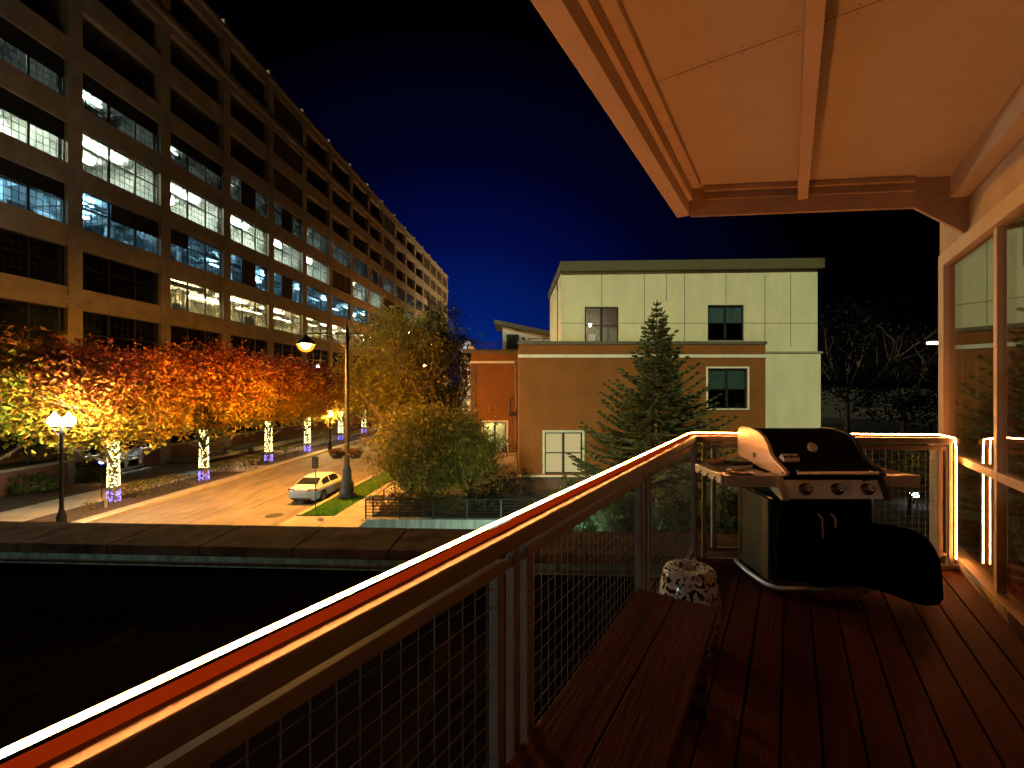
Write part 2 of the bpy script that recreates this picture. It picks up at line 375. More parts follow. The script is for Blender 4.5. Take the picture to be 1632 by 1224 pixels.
for r, zb, zt in ROWS:
    if r not in LAMPM: continue
    for k in range(K0 + 0, K1 + 1):
        if not lit.get((r, k)): continue
        y0 = k * BAY; mbx = MB(LB); zc = zt + .02
        if r == 'w3':
            for x in (-2.2, -5.4): mbx.box(x - .09, x + .09, y0 + .8, y0 + 5.6, zc, zc + .08)
        elif r == 'w4':
            mbx.box(-2.4, -2.2, y0 + 1.2, y0 + 2.8, zc - .15, zc - .05); mbx.box(-5.2, -5, y0 + 3.4, y0 + 5, zc - .15, zc - .05)
        elif r == 'w5':
            q = (1.0 if k in (-1, 1, 2) else 0.75 if k == 0 else .75 if k < 5 else .6)
            for x in (-2.0, -4.6): mbx.box(x - .12, x + .12, y0 + 3.2 - 2.2 * q, y0 + 3.2 + 2.2 * q, zc, zc + .08)
        elif r == 'w6':
            q = 2.2 if k in (4, 5, 8) else 1.0
            mbx.box(-3.2, -3.0, y0 + 3.2 - q, y0 + 3.2 + q, zc, zc + .08)
        else:
            mbx.box(-3.2, -3.0, y0 + 1.5, y0 + 5, zc, zc + .08)
        link('ceiling_lamp', mbx, LAMPM[r], bld)
        # ducts, pipes, shelving: what shows against the bright ceilings
        mp = MB(LB); rr = random.Random(k * 31 + int(zb))
        if r in ('w3', 'w4', 'w6'):
            for q in range(4):
                x = -rr.uniform(.9, 6.5); zz = zt - rr.uniform(-.1, .5); rad = rr.choice([.05, .08, .22])
                mp.tube([(x, y0 - .3, zz), (x, y0 + rr.uniform(4, 6.9), zz)], rad, 8)
            for q in range(2):
                yy = y0 + rr.uniform(.5, 6); zz = zt - rr.uniform(.1, .4)
                mp.tube([(-.9, yy, zz), (-7, yy, zz)], .06, 6)
            for q in range(5):
                x = -rr.uniform(1.2, 6.5); yy = y0 + rr.uniform(0, 5.2); hh = rr.uniform(.6, 1.7)
                mp.box(x, x - rr.uniform(.5, 1.5), yy, yy + rr.uniform(.6, 1.8), zb - .84, zb - .84 + hh + .3)
        else:
            for q in range(3):
                zz = zt - .12 - q * .32; mp.tube([(-.8 - q * .3, y0 - .2, zz), (-.8 - q * .3, y0 + 6.2, zz)], .025, 6)
            if rr.random() < .7:
                x = -rr.uniform(1.2, 4); yy = y0 + rr.uniform(2, 5); mp.box(x, x - 1.2, yy, yy + 1.5, zb - .84, zb + rr.uniform(.3, .9))
        link('ductwork', mp, PIPE, bld)
# ---- windows
def window_mesh(zb, zt, rows_low=3, rows_up=2, tr=.58, cols=5, third=True):
    mbx = MB(); x0, x1 = -.30, -.22; h = zt - zb
    mbx.box(x0, x1, 0, .07, 0, h); mbx.box(x0, x1, WINW - .07, WINW, 0, h)
    mbx.box(x0, x1, .07, WINW - .07, 0, .07); mbx.box(x0, x1, .07, WINW - .07, h - .07, h)
    w3 = WINW / 3
    for q in (1, 2): mbx.box(x0 + .01, x1 + .03, q * w3 - .075, q * w3 + .075, .07, h - .07)
    zt_ = .07 + (h - .14) * tr
    for q in range(3): mbx.box(x0 + .012, x1 + .01, q * w3 + .08, (q + 1) * w3 - .08, zt_ - .04, zt_ + .04)
    for q in range(3):
        a, b = q * w3 + .08, (q + 1) * w3 - .08
        for c in range(1, cols): 
            y = a + (b - a) * c / cols; mbx.box(x0 + .03, x1 - .02, y - .014, y + .014, .07, h - .07)
        for c in range(1, rows_low): 
            z = .07 + (zt_ - .11) * c / rows_low; mbx.box(x0 + .031, x1 - .021, a, b, z - .014, z + .014)
        for c in range(1, rows_up):
            z = zt_ + .04 + (h - .07 - zt_ - .04) * c / rows_up; mbx.box(x0 + .031, x1 - .021, a, b, z - .014, z + .014)
    return mbx
dark = {  # (row, bay): list of (y from, y to, z from, z to) in fractions of the window
    ('w5', -1): [(0, 1, .53, 1)], ('w6', -1): [(0, 1, .5, 1)], ('w6', 0): [(0, 1, .58, 1)], ('w6', 1): [(0, 1, .6, 1)],
    ('w4', 0): [(.36, 1, .52, 1)], ('w4', 1): [(0, .33, .52, 1)],
    ('w6', 2): [(.34, .66, 0, 1)], ('w6', 3): [(.34, .66, 0, 1)], ('w4', 2): [(.34, .66, 0, 1)], ('w4', 3): [(.34, .66, 0, 1)], ('w4', -1): [(.34, 1, .6, 1)],
    ('w6', 7): [(.34, .66, 0, 1)], ('w6', 9): [(.34, .66, 0, 1)], ('w4', 7): [(.34, .66, 0, 1)],
    ('w5', 5): [(0, 1, .12, 1)], ('w5', 8): [(0, 1, 0, 1)], ('w5', 9): [(0, 1, 0, 1)], ('w5', 12): [(0, 1, 0, 1)],
    ('w4', 8): [(0, 1, 0, 1)], ('w6', 12): [(0, .34, 0, 1)], ('w4', 12): [(0, 1, 0, 1)]}
BOARD = mat('boarded_brown', (.06, .042, .03), .8, scale=1.0, var=.25, stretch=(1, 6, .3))
for r, zb, zt in ROWS[1:6]:
    wm = window_mesh(zb, zt) if r != 'w2' else window_mesh(zb, zt, 3, 2, .6, 4)
    pm = MB(); pm.box(-.268, -.262, .05, WINW - .05, .05, zt - zb - .05)
    wo_me = po_me = None
    for k in range(K0, K1 + 1):
        if k < -1: continue
        if r == 'w2' and k > 13: continue
        o = bpy.data.objects.new('window', None) if False else None
        if wo_me is None:
            mm = bpy.data.meshes.new('window'); mm.from_pydata(wm.v, [], wm.f); mm.materials.append(FRAMEBLK); wo_me = mm
            mm = bpy.data.meshes.new('pane'); mm.from_pydata(pm.v, [], pm.f); mm.materials.append(WIN); po_me = mm
        w_ = bpy.data.objects.new('window', wo_me); COL.objects.link(w_); w_.parent = bld; w_.location = (0, k * BAY, zb)
        p_ = bpy.data.objects.new('pane', po_me); COL.objects.link(p_); p_.parent = w_
        for (a, b, c, d) in dark.get((r, k), []):
            h = zt - zb; m2 = MB(LB); m2.box(-.255, -.235, k * BAY + a * WINW + .02, k * BAY + b * WINW - .02, zb + c * h + .02, zb + d * h - .02)
            link('blackout_panel', m2, BOARD if k >= 5 else BLACK, bld)
for k in (3, 8, 12, 13, 14, 15):
    for r, zb, zt in ROWS[6:]:
        m2 = MB(LB); 
        for q in range(7): m2.box(-.2 - .012 * (q % 2), -.12 - .012 * (q % 2), k * BAY + WINW * q / 7 + .004, k * BAY + WINW * (q + 1) / 7 - .004, zb + .002, zt - .002)
        link('boarding', m2, BOARD, bld)
# ground storey glazing, brick aprons and the entrance doors
BRK = brick('apron_brick', (.24, .075, .035), (.17, .05, .025), (.22, .17, .12))
SILL = mat('stone_sill', (.45, .38, .28), .85, var=.15)
for k in range(-1, 12):
    y0 = k * BAY; door = k == 0
    a0, a1 = y0 + .01, y0 + WINW - .01
    m2 = MB(LB)
    if door: m2.box(-.42, -.05, a0, y0 + 2.3, .0, 1.6); link('brick_apron', m2, BRK, bld); m2 = MB(LB); m2.box(-.42, -.05, y0 + 5.0, a1, .0, 1.6)
    else: m2.box(-.42, -.05, a0, a1, .0, 1.6)
    link('brick_apron', m2, BRK, bld)
    m2 = MB(LB)
    if door: m2.box(-.45, .05, a0, y0 + 2.3, 1.602, 1.756); m2.box(-.45, .05, y0 + 5.0, a1, 1.602, 1.756)
    else: m2.box(-.45, .05, a0, a1, 1.602, 1.756)
    link('stone_sill', m2, SILL, bld)
    m2 = MB(LB); z0, z1 = 1.76, 7.2
    for yy in (a0 + .05, y0 + 2.2, y0 + 4.35, a1 - .05): m2.box(-.32, -.22, yy - .05, yy + .05, z0, z1)
    for zz in (z0 + .05, 4.6, z1 - .06): m2.box(-.315, -.225, a0, a1, zz - .045, zz + .045) if not (door and zz < 2) else None
    f_ = link('shop_window', m2, FRAMEBLK, bld)
    m2 = MB(LB); m2.box(-.272, -.266, a0 + .02, a1 - .02, z0 + .02, z1 - .02); link('pane', m2, glass('shop_glass', (.55, .6, .6), 1.3), f_)
    if door:
        for q in range(2):
            ya, yb = y0 + 2.42 + q * 1.28, y0 + 2.42 + q * 1.28 + 1.24
            m2 = MB(LB)
            for (u, v, zz0, zz1) in ((ya, ya + .1, .12, 2.9), (yb - .1, yb, .12, 2.9), (ya + .1, yb - .1, .12, .38), (ya + .1, yb - .1, 2.75, 2.9), (ya + .1, yb - .1, 1.1, 1.2)):
                m2.box(-.36, -.3, u, v, zz0, zz1)
            d_ = link('entrance_door', m2, mat('door_aluminium', (.5, .5, .52), .4, .6), bld)
            m2 = MB(LB); m2.box(-.335, -.33, ya + .1, yb - .1, .38, 2.75); link('pane', m2, WIN, d_)
            m2 = MB(LB); m2.tube([(-.24, yb - .2 if q == 0 else ya + .2, .9), (-.24, yb - .2 if q == 0 else ya + .2, 1.5)], .02, 8); link('handle', m2, MATS['door_aluminium'], d_)
mb = MB(LB); mb.box(.1, 2.6, 7.6, 14.2, .1, .42); mb.box(.1, 3.2, 14.3, 40, .1, .55)
tag(struct('entrance_terrace', mb, SIDE), 'raised concrete terrace in front of the warehouse entrance', 'terrace')

# ================================================================== street lamps
SODIUM = emit('sodium_bulb', (1, .41, .045), 6900)
GLOBE = emit('globe_glow', (1, .88, .58), 700)
GLOBE2 = emit('globe_glow_warm', (1, .66, .22), 1500)
POST = mat('lamp_post_paint', (.005, .005, .005), .7, .0, .15, spec=.15)
pl = px(553, 795, 27.2); lx, ly = pl[0], pl[1]
lamp = thing('street_lamp', 'tall dark street lamp with a glowing orange pendant and a hanging flower basket', 'street lamp', (lx, ly, .1), 0, 'tall street lamps on the kerb')
m2 = MB(); m2.lathe([(.001, 0), (.62, 0), (.62, .12), (.5, .22), (.42, .3), (.40, .9), (.3, 1.05), (.24, 1.6), (.27, 1.7), (.2, 1.85), (.17, 2.0)], (lx, ly, .1), 16); link('pedestal', m2, mat('pedestal_grey', (.10, .105, .105), .5, .3), lamp, True)
m2 = MB(); m2.tube([(lx, ly, 2.05), (lx, ly, 10.0)], [.16, .09], 12); m2.lathe([(.14, 0), (.17, .15), (.10, .3), (.09, .5), (.04, .9), (.001, 1.35)], (lx, ly, 9.9), 12); link('pole', m2, POST, lamp, True)
m2 = MB(); zA = 10.25; hx = px(485, 545, 27.0)
m2.tube([(lx + .9, ly, zA), (hx[0], ly, zA)], .035, 8); m2.tube([(lx, ly, zA - .9), (lx - .5, ly, zA - .55), (lx - 1.1, ly, zA - .2), (lx - 1.9, ly, zA)], .03, 8); m2.tube([(lx, ly, zA - .6), (lx + .5, ly, zA)], .025, 8)
m2.tube([(hx[0], ly, zA), (hx[0], ly, hx[2] + .42)], .03, 8); link('arm', m2, POST, lamp, True)
m2 = MB(); m2.lathe([(.05, .55), (.10, .45), (.16, .32), (.50, .06), (.56, -.13), (.52, -.11)], (hx[0], ly, hx[2]), 16); link('lamp_hood', m2, POST, lamp, True)
m2 = MB(); m2.ball((hx[0], ly, hx[2] - .14), .27, 14, 9, 1.0); link('bulb', m2, SODIUM, lamp, True)
lm = bpy.data.materials.new('amber_glow'); lm.use_nodes = True; t = lm.node_tree; t.nodes.clear()
e_ = nd(t, 'ShaderNodeEmission'); e_.inputs[0].default_value = (1, .34, .02, 1); e_.inputs[1].default_value = .9
ta = nd(t, 'ShaderNodeBsdfTransparent'); ad_ = nd(t, 'ShaderNodeAddShader'); oo = nd(t, 'ShaderNodeOutputMaterial')
t.links.new(e_.outputs[0], ad_.inputs[0]); t.links.new(ta.outputs[0], ad_.inputs[1]); t.links.new(ad_.outputs[0], oo.inputs[0])
m2 = MB(); m2.lathe([(.50, -.12), (.49, -.26), (.42, -.42), (.28, -.54), (.12, -.60), (.001, -.61)], (hx[0], ly, hx[2]), 18); link('glow_shell', m2, lm, lamp, True)  # added shell with faint emission imitates the amber halo round the bulb
# basket hangs from the pole
bz = pl and px(553, 720, 27.2)[2]
bk = thing('flower_basket', 'two lobed hanging basket of red flowers on the tall lamp pole', 'flower basket', (lx, ly, bz))
m2 = MB()
for sx in (-1, 1): m2.lathe([(.001, -.42), (.25, -.38), (.42, -.22), (.5, 0), (.46, 0)], (lx + sx * .55, ly - .1, bz), 14)
link('basket', m2, mat('basket_coir', (.05, .03, .02), .95), bk, True)
m2 = MB(); rg = random.Random(5)
for i in range(700):
    sx = rg.choice((-1, 1)); a = rg.random() * 2 * pi; r_ = .52 * sqrt(rg.random()); x, y, z = lx + sx * .55 + r_ * cos(a), ly - .1 + r_ * sin(a), bz + rg.random() * .22 * (1.2 - r_)
    s_ = .06; b = rg.random() * 6.28
    m2.add([(x + cos(b) * s_, y, z + sin(b) * s_), (x, y + s_ * .6, z), (x - cos(b) * s_, y, z - sin(b) * s_), (x, y - s_ * .6, z + .02)], [(0, 1, 2, 3)])
link('flowers', m2, leafmat('petals', [(.03, .035, .01), (.10, .03, .012), (.16, .07, .02)], 5), bk)
# far sodium lamp beyond the big tree
fx = px(677, 583, 85)
fl = thing('street_lamp', 'distant street lamp glowing orange through the big tree', 'street lamp', (fx[0] + 1.6, fx[1], .1), 0, 'tall street lamps on the kerb')
m2 = MB(); m2.tube([(fx[0] + 1.6, fx[1], .1), (fx[0] + 1.6, fx[1], fx[2] + 1.3)], [.18, .08], 8); link('pole', m2, POST, fl, True)
m2 = MB(); m2.tube([(fx[0] + 1.6, fx[1], fx[2] + .7), (fx[0], fx[1], fx[2] + .7), (fx[0], fx[1], fx[2] + .3)], .04, 6); link('arm', m2, POST, fl, True)
m2 = MB(); m2.ball(fx, .26, 10, 6); link('bulb', m2, emit('sodium_bulb_far', (1, .42, .10), 2600), fl, True)
FARB = emit('far_lamp_bulb', (1, .68, .32), 13000)
for i, (yy, lb) in enumerate(((124, 'tall street lamp far up the street behind the brick wing'), (150, 'farthest tall street lamp at the end of the warehouse'))):
    ax, ay = st(-11.4, yy); t_ = thing('street_lamp', lb, 'street lamp', (ax, ay, .1), 0, 'tall street lamps on the kerb')
    m2 = MB(); m2.tube([(ax, ay, .1), (ax, ay, 11.5)], [.18, .08], 8); link('pole', m2, POST, t_, True)
    m2 = MB(); m2.tube([(ax, ay, 11.4), (ax - 1.6, ay, 11.7), (ax - 2.4, ay, 11.5)], .05, 6); link('arm', m2, POST, t_, True)
    m2 = MB(); m2.ball((ax - 2.4, ay, 11.2), .3, 10, 6); link('bulb', m2, FARB, t_)
    m2 = MB(); V = [(ax - 2.4 + .5 * cos(a), ay + .5 * sin(a), z) for z in (10.6, 11.75) for a in [pi + .42 + (pi - .75) * q / 12 for q in range(13)]]
    m2.add(V, [(q, q + 1, 14 + q, 13 + q) for q in range(12)]); link('side_shield', m2, POST, t_)
# globe lamps on the left pavement
def globe_lamp(p, label, m, heads):
    x, y, z = p
    t_ = thing('globe_street_lamp', label, 'street lamp', (x, y, .1), 0, 'black globe lamps on the left pavement')
    k = MB(); k.lathe([(.001, 0), (.26, 0), (.26, .1), (.2, .2), (.19, .7), (.13, .85), (.10, 1.0), (.085, 1.1), (.07, z - .7), (.1, z - .66), (.06, z - .55), (.05, z - .1)], (x, y, .1), 14); link('pole', k, POST, t_, True)
    k = MB()
    for dx in heads: k.tube([(x, y, z - .75), (x + dx * .7, y, z - .6), (x + dx, y, z - .5), (x + dx, y, z - .28)], .03, 8); k.lathe([(.08, -.33), (.13, -.26), (.13, -.2)], (x + dx, y, z), 10)
    link('arm', k, POST, t_, True)
    for dx in heads:
        k = MB(); k.ball((x + dx, y, z), .25, 14, 10, 1.05); k.lathe([(.06, .22), (.09, .3), (.04, .36), (.001, .45)], (x + dx, y, z), 10); link('globe', k, m, t_, True)
    return t_
globe_lamp(px(98, 671, 21.0), 'black street lamp with two white globes beside the nearest lit trunk', GLOBE, (-.34, .34))
globe_lamp(px(526, 660, 47), 'slim black lamp with one warm globe farther up the left pavement', GLOBE2, (0.0,))
fx2 = px(640, 640, 0) if False else None

# ================================================================== trees
BARK = mat('bark', (.12, .085, .055), .95, scale=5, var=.3, bump=.6, bscale=20, stretch=(1, 1, .25))
def limbs(mbx, base, h, r, rg, n=7, spread=.9, zf=.35):
    """tapered trunk with forking limbs; returns limb tips"""
    x, y, z = base; tips = []
    pts = [(x, y, z), (x + rg.gauss(0, .04), y + rg.gauss(0, .04), z + h * zf * .5), (x + rg.gauss(0, .08), y + rg.gauss(0, .08), z + h * zf)]
    mbx.tube([(x, y, z - .1)] + pts, [r * 1.35, r * 1.1, r * .92, r * .85], 10)
    top = pts[-1]
    for i in range(n):
        a = 2 * pi * i / n + rg.uniform(-.3, .3); L = h * rg.uniform(.42, .62); up = rg.uniform(.45, 1.0) if i else 1.6
        d = Vector((cos(a) * spread, sin(a) * spread, up)).normalized(); p = Vector(top) - Vector((0, 0, rg.uniform(0, h * .06))); line = [tuple(p)]; rr = [r * .5]
        for s_ in range(1, 5):
            d = (d + Vector((rg.gauss(0, .12), rg.gauss(0, .12), .10))).normalized(); p = p + d * L / 4; line.append(tuple(p)); rr.append(r * .5 * (1 - s_ / 4.6))
            if s_ >= 2:
                for q in range(2):
                    e = (d + Vector((rg.gauss(0, .6), rg.gauss(0, .6), rg.gauss(.1, .3)))).normalized(); p2 = p + e * L * .22; p3 = p2 + (e + Vector((0, 0, .2))).normalized() * L * .15
                    mbx.tube([tuple(p), tuple(p2), tuple(p3)], [r * .16, r * .1, r * .04], 5, False); tips.append(tuple(p3))
        mbx.tube(line, rr, 7, False); tips.append(line[-1])
    return tips
def leaves(mbx, rg, cen, rad, n, size, clumps=120, low=-1.0, asp=.5):
    """leaf blades in uneven clumps through an ellipsoid"""
    cl = []
    while len(cl) < clumps:
        v = Vector((rg.uniform(-1, 1), rg.uniform(-1, 1), rg.uniform(low, 1)))
        l = v.length
        if l > 1 or l < .38 or rg.random() > l + .15: continue
        cl.append((Vector((cen[0] + v.x * rad[0], cen[1] + v.y * rad[1], cen[2] + v.z * rad[2])), rg.uniform(.5, 1.25)))
    V, Fc = [], []
    for i in range(n):
        c, s_ = cl[int(rg.random() * clumps)]
        sp = s_ * min(rad) * .24
        p = c + Vector((rg.gauss(0, sp), rg.gauss(0, sp), rg.gauss(0, sp * .7)))
        d = Vector((rg.gauss(0, 1), rg.gauss(0, 1), rg.gauss(-.35, .6))).normalized(); u = d.cross(Vector((rg.gauss(0, .5), rg.gauss(0, .5), 1))).normalized()
        L = size * rg.uniform(.6, 1.3); w_ = L * asp; nn = d.cross(u) * L * .12
        o = len(V); V += [tuple(p - d * L * .5), tuple(p + u * w_ * .5 + nn), tuple(p + d * L * .5), tuple(p - u * w_ * .5 + nn)]
        Fc.append((o, o + 1, o + 2, o + 3))
    mbx.add(V, Fc)
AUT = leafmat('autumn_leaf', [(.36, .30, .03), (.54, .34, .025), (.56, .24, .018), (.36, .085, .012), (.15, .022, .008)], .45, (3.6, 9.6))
AUTY = leafmat('yellow_green_leaf', [(.16, .24, .02), (.30, .34, .03), (.42, .34, .03), (.46, .20, .02), (.3, .08, .015)], .35, (3.6, 10.5))
rows = [(-78, None, 18.6, 'yellowing', 1.0), (181, 806, 26.0, '', .92), (325, 768, 32.0, '', .98), (428, 738, 39.8, '', .96), (490, 722, 45.8, '', .9), (543, 703, 55.7, '', .95), (580, 692, 63.6, '', .95)]
tl = ['yellow green street tree reaching in from the left edge behind the globe lamp', 'nearest red and orange tree with a light wrapped trunk beside the globe lamp', 'orange tree with lit trunk by the warehouse entrance path',
      'orange tree with lit trunk just past the bicycle rack', 'golden tree with lit trunk left of the slim globe lamp', 'golden tree with lit trunk seen right beside the tall lamp pole', 'farthest golden tree with lit trunk where the kerb meets the big dark tree']
protos = []
for v in range(2):
    rg = random.Random(40 + v); r_ = thing('street_tree', tl[v], 'tree', (0, 0, 0), 0, 'autumn trees along the left pavement')
    m2 = MB(); tp = limbs(m2, (0, 0, 0), 9.6, .21, rg, 8, 1.15, .30); tk = link('trunk', m2, BARK, r_, True)
    m2 = MB(); leaves(m2, rg, (0, 0, 6.75), (4.05, 4.05, 3.15), 19000, .33, 170, -.85)
    # lower skirt of leaves at the limb ends
    leaves(m2, rg, (0, 0, 5.0), (3.2, 3.2, 1.3), 3600, .35, 60, -.6)
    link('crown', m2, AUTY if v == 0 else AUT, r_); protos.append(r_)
WL = emit('string_bulb', (1, .88, .34), 6); WB = emit('string_bulb_violet', (.22, .18, 1), 5)
WIRE = mat('wire_green', (.02, .04, .02), .7)
treepos = []
sl0 = None
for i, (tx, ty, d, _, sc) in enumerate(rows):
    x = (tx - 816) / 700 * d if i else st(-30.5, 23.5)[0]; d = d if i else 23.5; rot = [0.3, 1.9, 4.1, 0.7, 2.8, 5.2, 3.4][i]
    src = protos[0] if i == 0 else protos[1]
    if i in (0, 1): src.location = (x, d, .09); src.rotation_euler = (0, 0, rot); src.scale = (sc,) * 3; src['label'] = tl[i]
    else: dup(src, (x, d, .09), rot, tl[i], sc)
    treepos.append((x, d))
    if i == 0: continue
    if sl0 is None:
        sl0 = thing('string_lights', 'warm white string lights wound round the nearest tree trunk', 'string lights', (0, 0, 0), 0, 'lights wrapped round the street tree trunks')
        w_ = MB(); rgx = random.Random(2); pts = []
        T = 30
        for q in range(T * 12 + 1):
            a = 2 * pi * q / 12; z = .95 + 2.75 * q / (T * 12); rr = .285 - .05 * (z / 3.7); pts.append((rr * cos(a), rr * sin(a), z))
        w_.tube(pts, .006, 4); link('wire', w_, WIRE, sl0)
        w_ = MB()
        for q in range(330):
            a = rgx.random() * 2 * pi; z = .95 + 2.75 * rgx.random(); rr = .30 - .05 * (z / 3.7); w_.ball((rr * cos(a), rr * sin(a), z), .026 * rgx.uniform(.8, 1.4), 5, 4)
        b_ = link('bulbs', w_, WL, sl0); b_['kind'] = 'stuff'
        w_ = MB()
        for q in range(110):
            a = rgx.random() * 2 * pi; z = .10 + .62 * rgx.random(); rr = .335 - .05 * (z / .9); w_.ball((rr * cos(a), rr * sin(a), z), .022, 5, 4)
        b_ = link('violet_bulbs', w_, WB, sl0); b_['kind'] = 'stuff'
        sl0.location = (x, d, .09)
    else:
        dup(sl0, (x, d, .09), rot, ['', '', 'warm white string lights on the trunk by the entrance path', 'warm white string lights on the trunk past the bicycle rack', 'warm white string lights on the trunk left of the slim globe lamp',
            'string lights on the trunk right beside the tall lamp pole', 'string lights on the farthest trunk up the street'][i])

def tree(name, label, base, h, r, cen, rad, n, size, m, seed, zf=.3, nl=8, spread=1.0, clumps=150, group=None, low=-.9, cat='tree', asp=.5):
    rg = random.Random(seed); t_ = thing(name, label, cat, base, 0, group)
    m2 = MB(); limbs(m2, base, h, r, rg, nl, spread, zf); link('trunk', m2, BARK, t_, True)
    m2 = MB(); leaves(m2, rg, cen, rad, n, size, clumps, low, asp); link('crown', m2, m, t_)
    return t_
OLIVE = leafmat('olive_leaf', [(.06, .07, .012), (.12, .12, .018), (.22, .18, .03), (.30, .20, .035)], .6)
LOC = leafmat('locust_leaf', [(.14, .13, .016), (.30, .25, .03), (.46, .33, .045)], .5)
DARKG = leafmat('dark_leaf', [(.008, .011, .004), (.015, .018, .007), (.026, .026, .011)], .8)
c = px(640, 590, 44)
bt = tree('locust_tree', 'big honey locust with golden foliage and a slanting dark limb behind the tall lamp', (st(-12.2, 44)[0], 44, .1), 13.5, .34, (c[0] + .9, 44, 8.2), (5.9, 4.8, 6.0), 30000, .34, LOC, 91, .28, 9, .95, 300)
m2 = MB(); a = px(655, 735, 40); b = px(625, 694, 40); c2 = px(600, 655, 40); d2 = px(570, 622, 40); m2.tube([a, b, c2, d2], [.42, .34, .24, .1], 8); link('limb', m2, BARK, bt, True)
c = px(712, 575, 41)
tree('feathery_tree', 'dark feathery conifer like tree standing against the brick wing', (c[0], 41, .1), 13.6, .26, (c[0], 41, 8.6), (2.5, 2.6, 6.1), 9000, .42, DARKG, 17, .2, 12, .55, 170, None, -1.0, 'tree', .16)
c = px(693, 722, 25.2)
tree('garden_tree', 'low wide olive green tree behind the horizontal rail fence', (c[0] - .2, 25.3, .1), 4.8, .14, (c[0], 25.4, 3.3), (3.8, 2.6, 2.45), 21000, .22, OLIVE, 33, .22, 10, 1.2, 300)
# shrubs and hedges
def bush(name, label, p, rad, n, size, m, seed, cat='shrub', group=None, clumps=60):
    rg = random.Random(seed); x, y, z = p; t_ = thing(name, label, cat, p, 0, group)
    k = MB()
    for q in range(7):
        a = q * .9; k.tube([(x, y, z), (x + cos(a) * rad[0] * .4, y + sin(a) * rad[1] * .4, z + rad[2] * .8), (x + cos(a) * rad[0] * .7, y + sin(a) * rad[1] * .7, z + rad[2] * 1.4)], [.03, .02, .008], 5, False)
    link('stem', k, BARK, t_)
    k = MB(); leaves(k, rg, (x, y, z + rad[2] * .9), rad, n, size, clumps, -.9); link('foliage', k, m, t_); return t_
def hedge(label, o0, o1, y0, y1, h, m, seed, n=2600, size=.10):
    rg = random.Random(seed); c_ = st((o0 + o1) / 2, (y0 + y1) / 2); t_ = thing('hedge', label, 'hedge', (*c_, .09), STA, 'clipped hedges in the left planting strip')
    k = MB(); V = []; Fc = []
    for i in range(n):
        u, v, w_ = rg.random(), rg.random(), rg.random()
        f_ = rg.random()
        if f_ < .55: w_ = 1 - abs(rg.gauss(0, .06))
        elif f_ < .78: u = rg.choice((0, 1)) + rg.gauss(0, .03)
        else: v = rg.choice((0, 1)) + rg.gauss(0, .02)
        rd = .82 + .18 * (1 - (2 * abs(v - .5)) ** 6)
        x, y = st(o0 + (o1 - o0) * u, y0 + (y1 - y0) * v); p = Vector((x, y, .09 + h * w_ * rd * (1 + .06 * sin(7 * x) * cos(5 * y))))
        d = Vector((rg.gauss(0, 1), rg.gauss(0, 1), rg.gauss(.2, .8))).normalized(); uu = d.cross(Vector((rg.gauss(0, 1), .3, 1))).normalized(); L = size * rg.uniform(.7, 1.3)
        o = len(V); V += [tuple(p - d * L * .5), tuple(p + uu * L * .3), tuple(p + d * L * .5), tuple(p - uu * L * .3)]; Fc.append((o, o + 1, o + 2, o + 3))
    k.add(V, Fc); link('foliage', k, m, t_)
    k = MB()
    for i in range(14):
        x, y = st(o0 + (o1 - o0) * rg.uniform(.25, .75), y0 + (y1 - y0) * (i + .5) / 14); k.tube([(x, y, .09), (x + rg.gauss(0, .1), y, h * .8)], [.03, .012], 5)
    link('stem', k, BARK, t_)
HED = leafmat('hedge_leaf', [(.05, .07, .012), (.12, .12, .02), (.24, .15, .03)], 1.2)
hedge('clipped green hedge between the nearest lit trunk and the entrance path', -26.2, -24.4, 27.2, 31.0, .75, HED, 1)
hedge('small clipped hedge just beyond the second lit trunk', -26.2, -24.9, 33.2, 35.2, .7, HED, 2, 1400)
hedge('clipped hedge beside the third lit trunk', -26.3, -24.5, 40.6, 45, .9, HED, 3)
hedge('brown green hedge behind the slim globe lamp', -26.3, -24.5, 49.5, 55, 1.0, HED, 4)
hedge('low hedge just past the bicycle rack', -26.3, -25.1, 37.2, 39.2, .7, HED, 5, 1200)
bush('broad_leaf_shrub', 'low broad leaved shrub at the brick apron near the left edge', px(52, 790, 28.2)[:2] + (.12,), (1.5, 1.1, .65), 900, .24, leafmat('hosta_leaf', [(.03, .06, .012), (.06, .11, .02), (.18, .22, .04)], 1), 61, 'shrub', 'shrubs at the foot of the warehouse')
bush('broad_leaf_shrub', 'dark rounded shrub under the warehouse pilaster behind the blue light', px(152, 770, 31.5)[:2] + (.12,), (1.7, 1.2, .8), 1500, .16, leafmat('yew_leaf', [(.015, .03, .008), (.03, .05, .012), (.06, .08, .02)], 1), 62, 'shrub', 'shrubs at the foot of the warehouse')
bush('twiggy_shrub', 'little twiggy shrub in the mulch left of the nearest lit trunk', px(146, 803, 24.5)[:2] + (.09,), (.4, .4, .35), 220, .09, OLIVE, 63)
RUST = leafmat('rust_leaf', [(.07, .05, .012), (.20, .07, .02), (.26, .14, .04)], .9)
for i, (x_, d, rx, rz, m, lb) in enumerate(((625, 24.0, 1.15, .55, RUST, 'rust coloured shrub at the fence corner post'), (668, 24.1, 1.2, .55, RUST, 'mottled red brown shrub behind the middle of the rail fence'), (715, 24.2, 1.1, .5, OLIVE, 'olive shrub behind the rail fence under the low tree'), (775, 24.3, 1.2, .5, DARKG, 'dark low shrub behind the right part of the rail fence'))):
    bush('fence_shrub', lb, ((x_ - 816) / 700 * d, d, .1), (rx, .6, rz), 1500, .13, m, 70 + i, 'shrub', 'shrubs behind the rail fence')
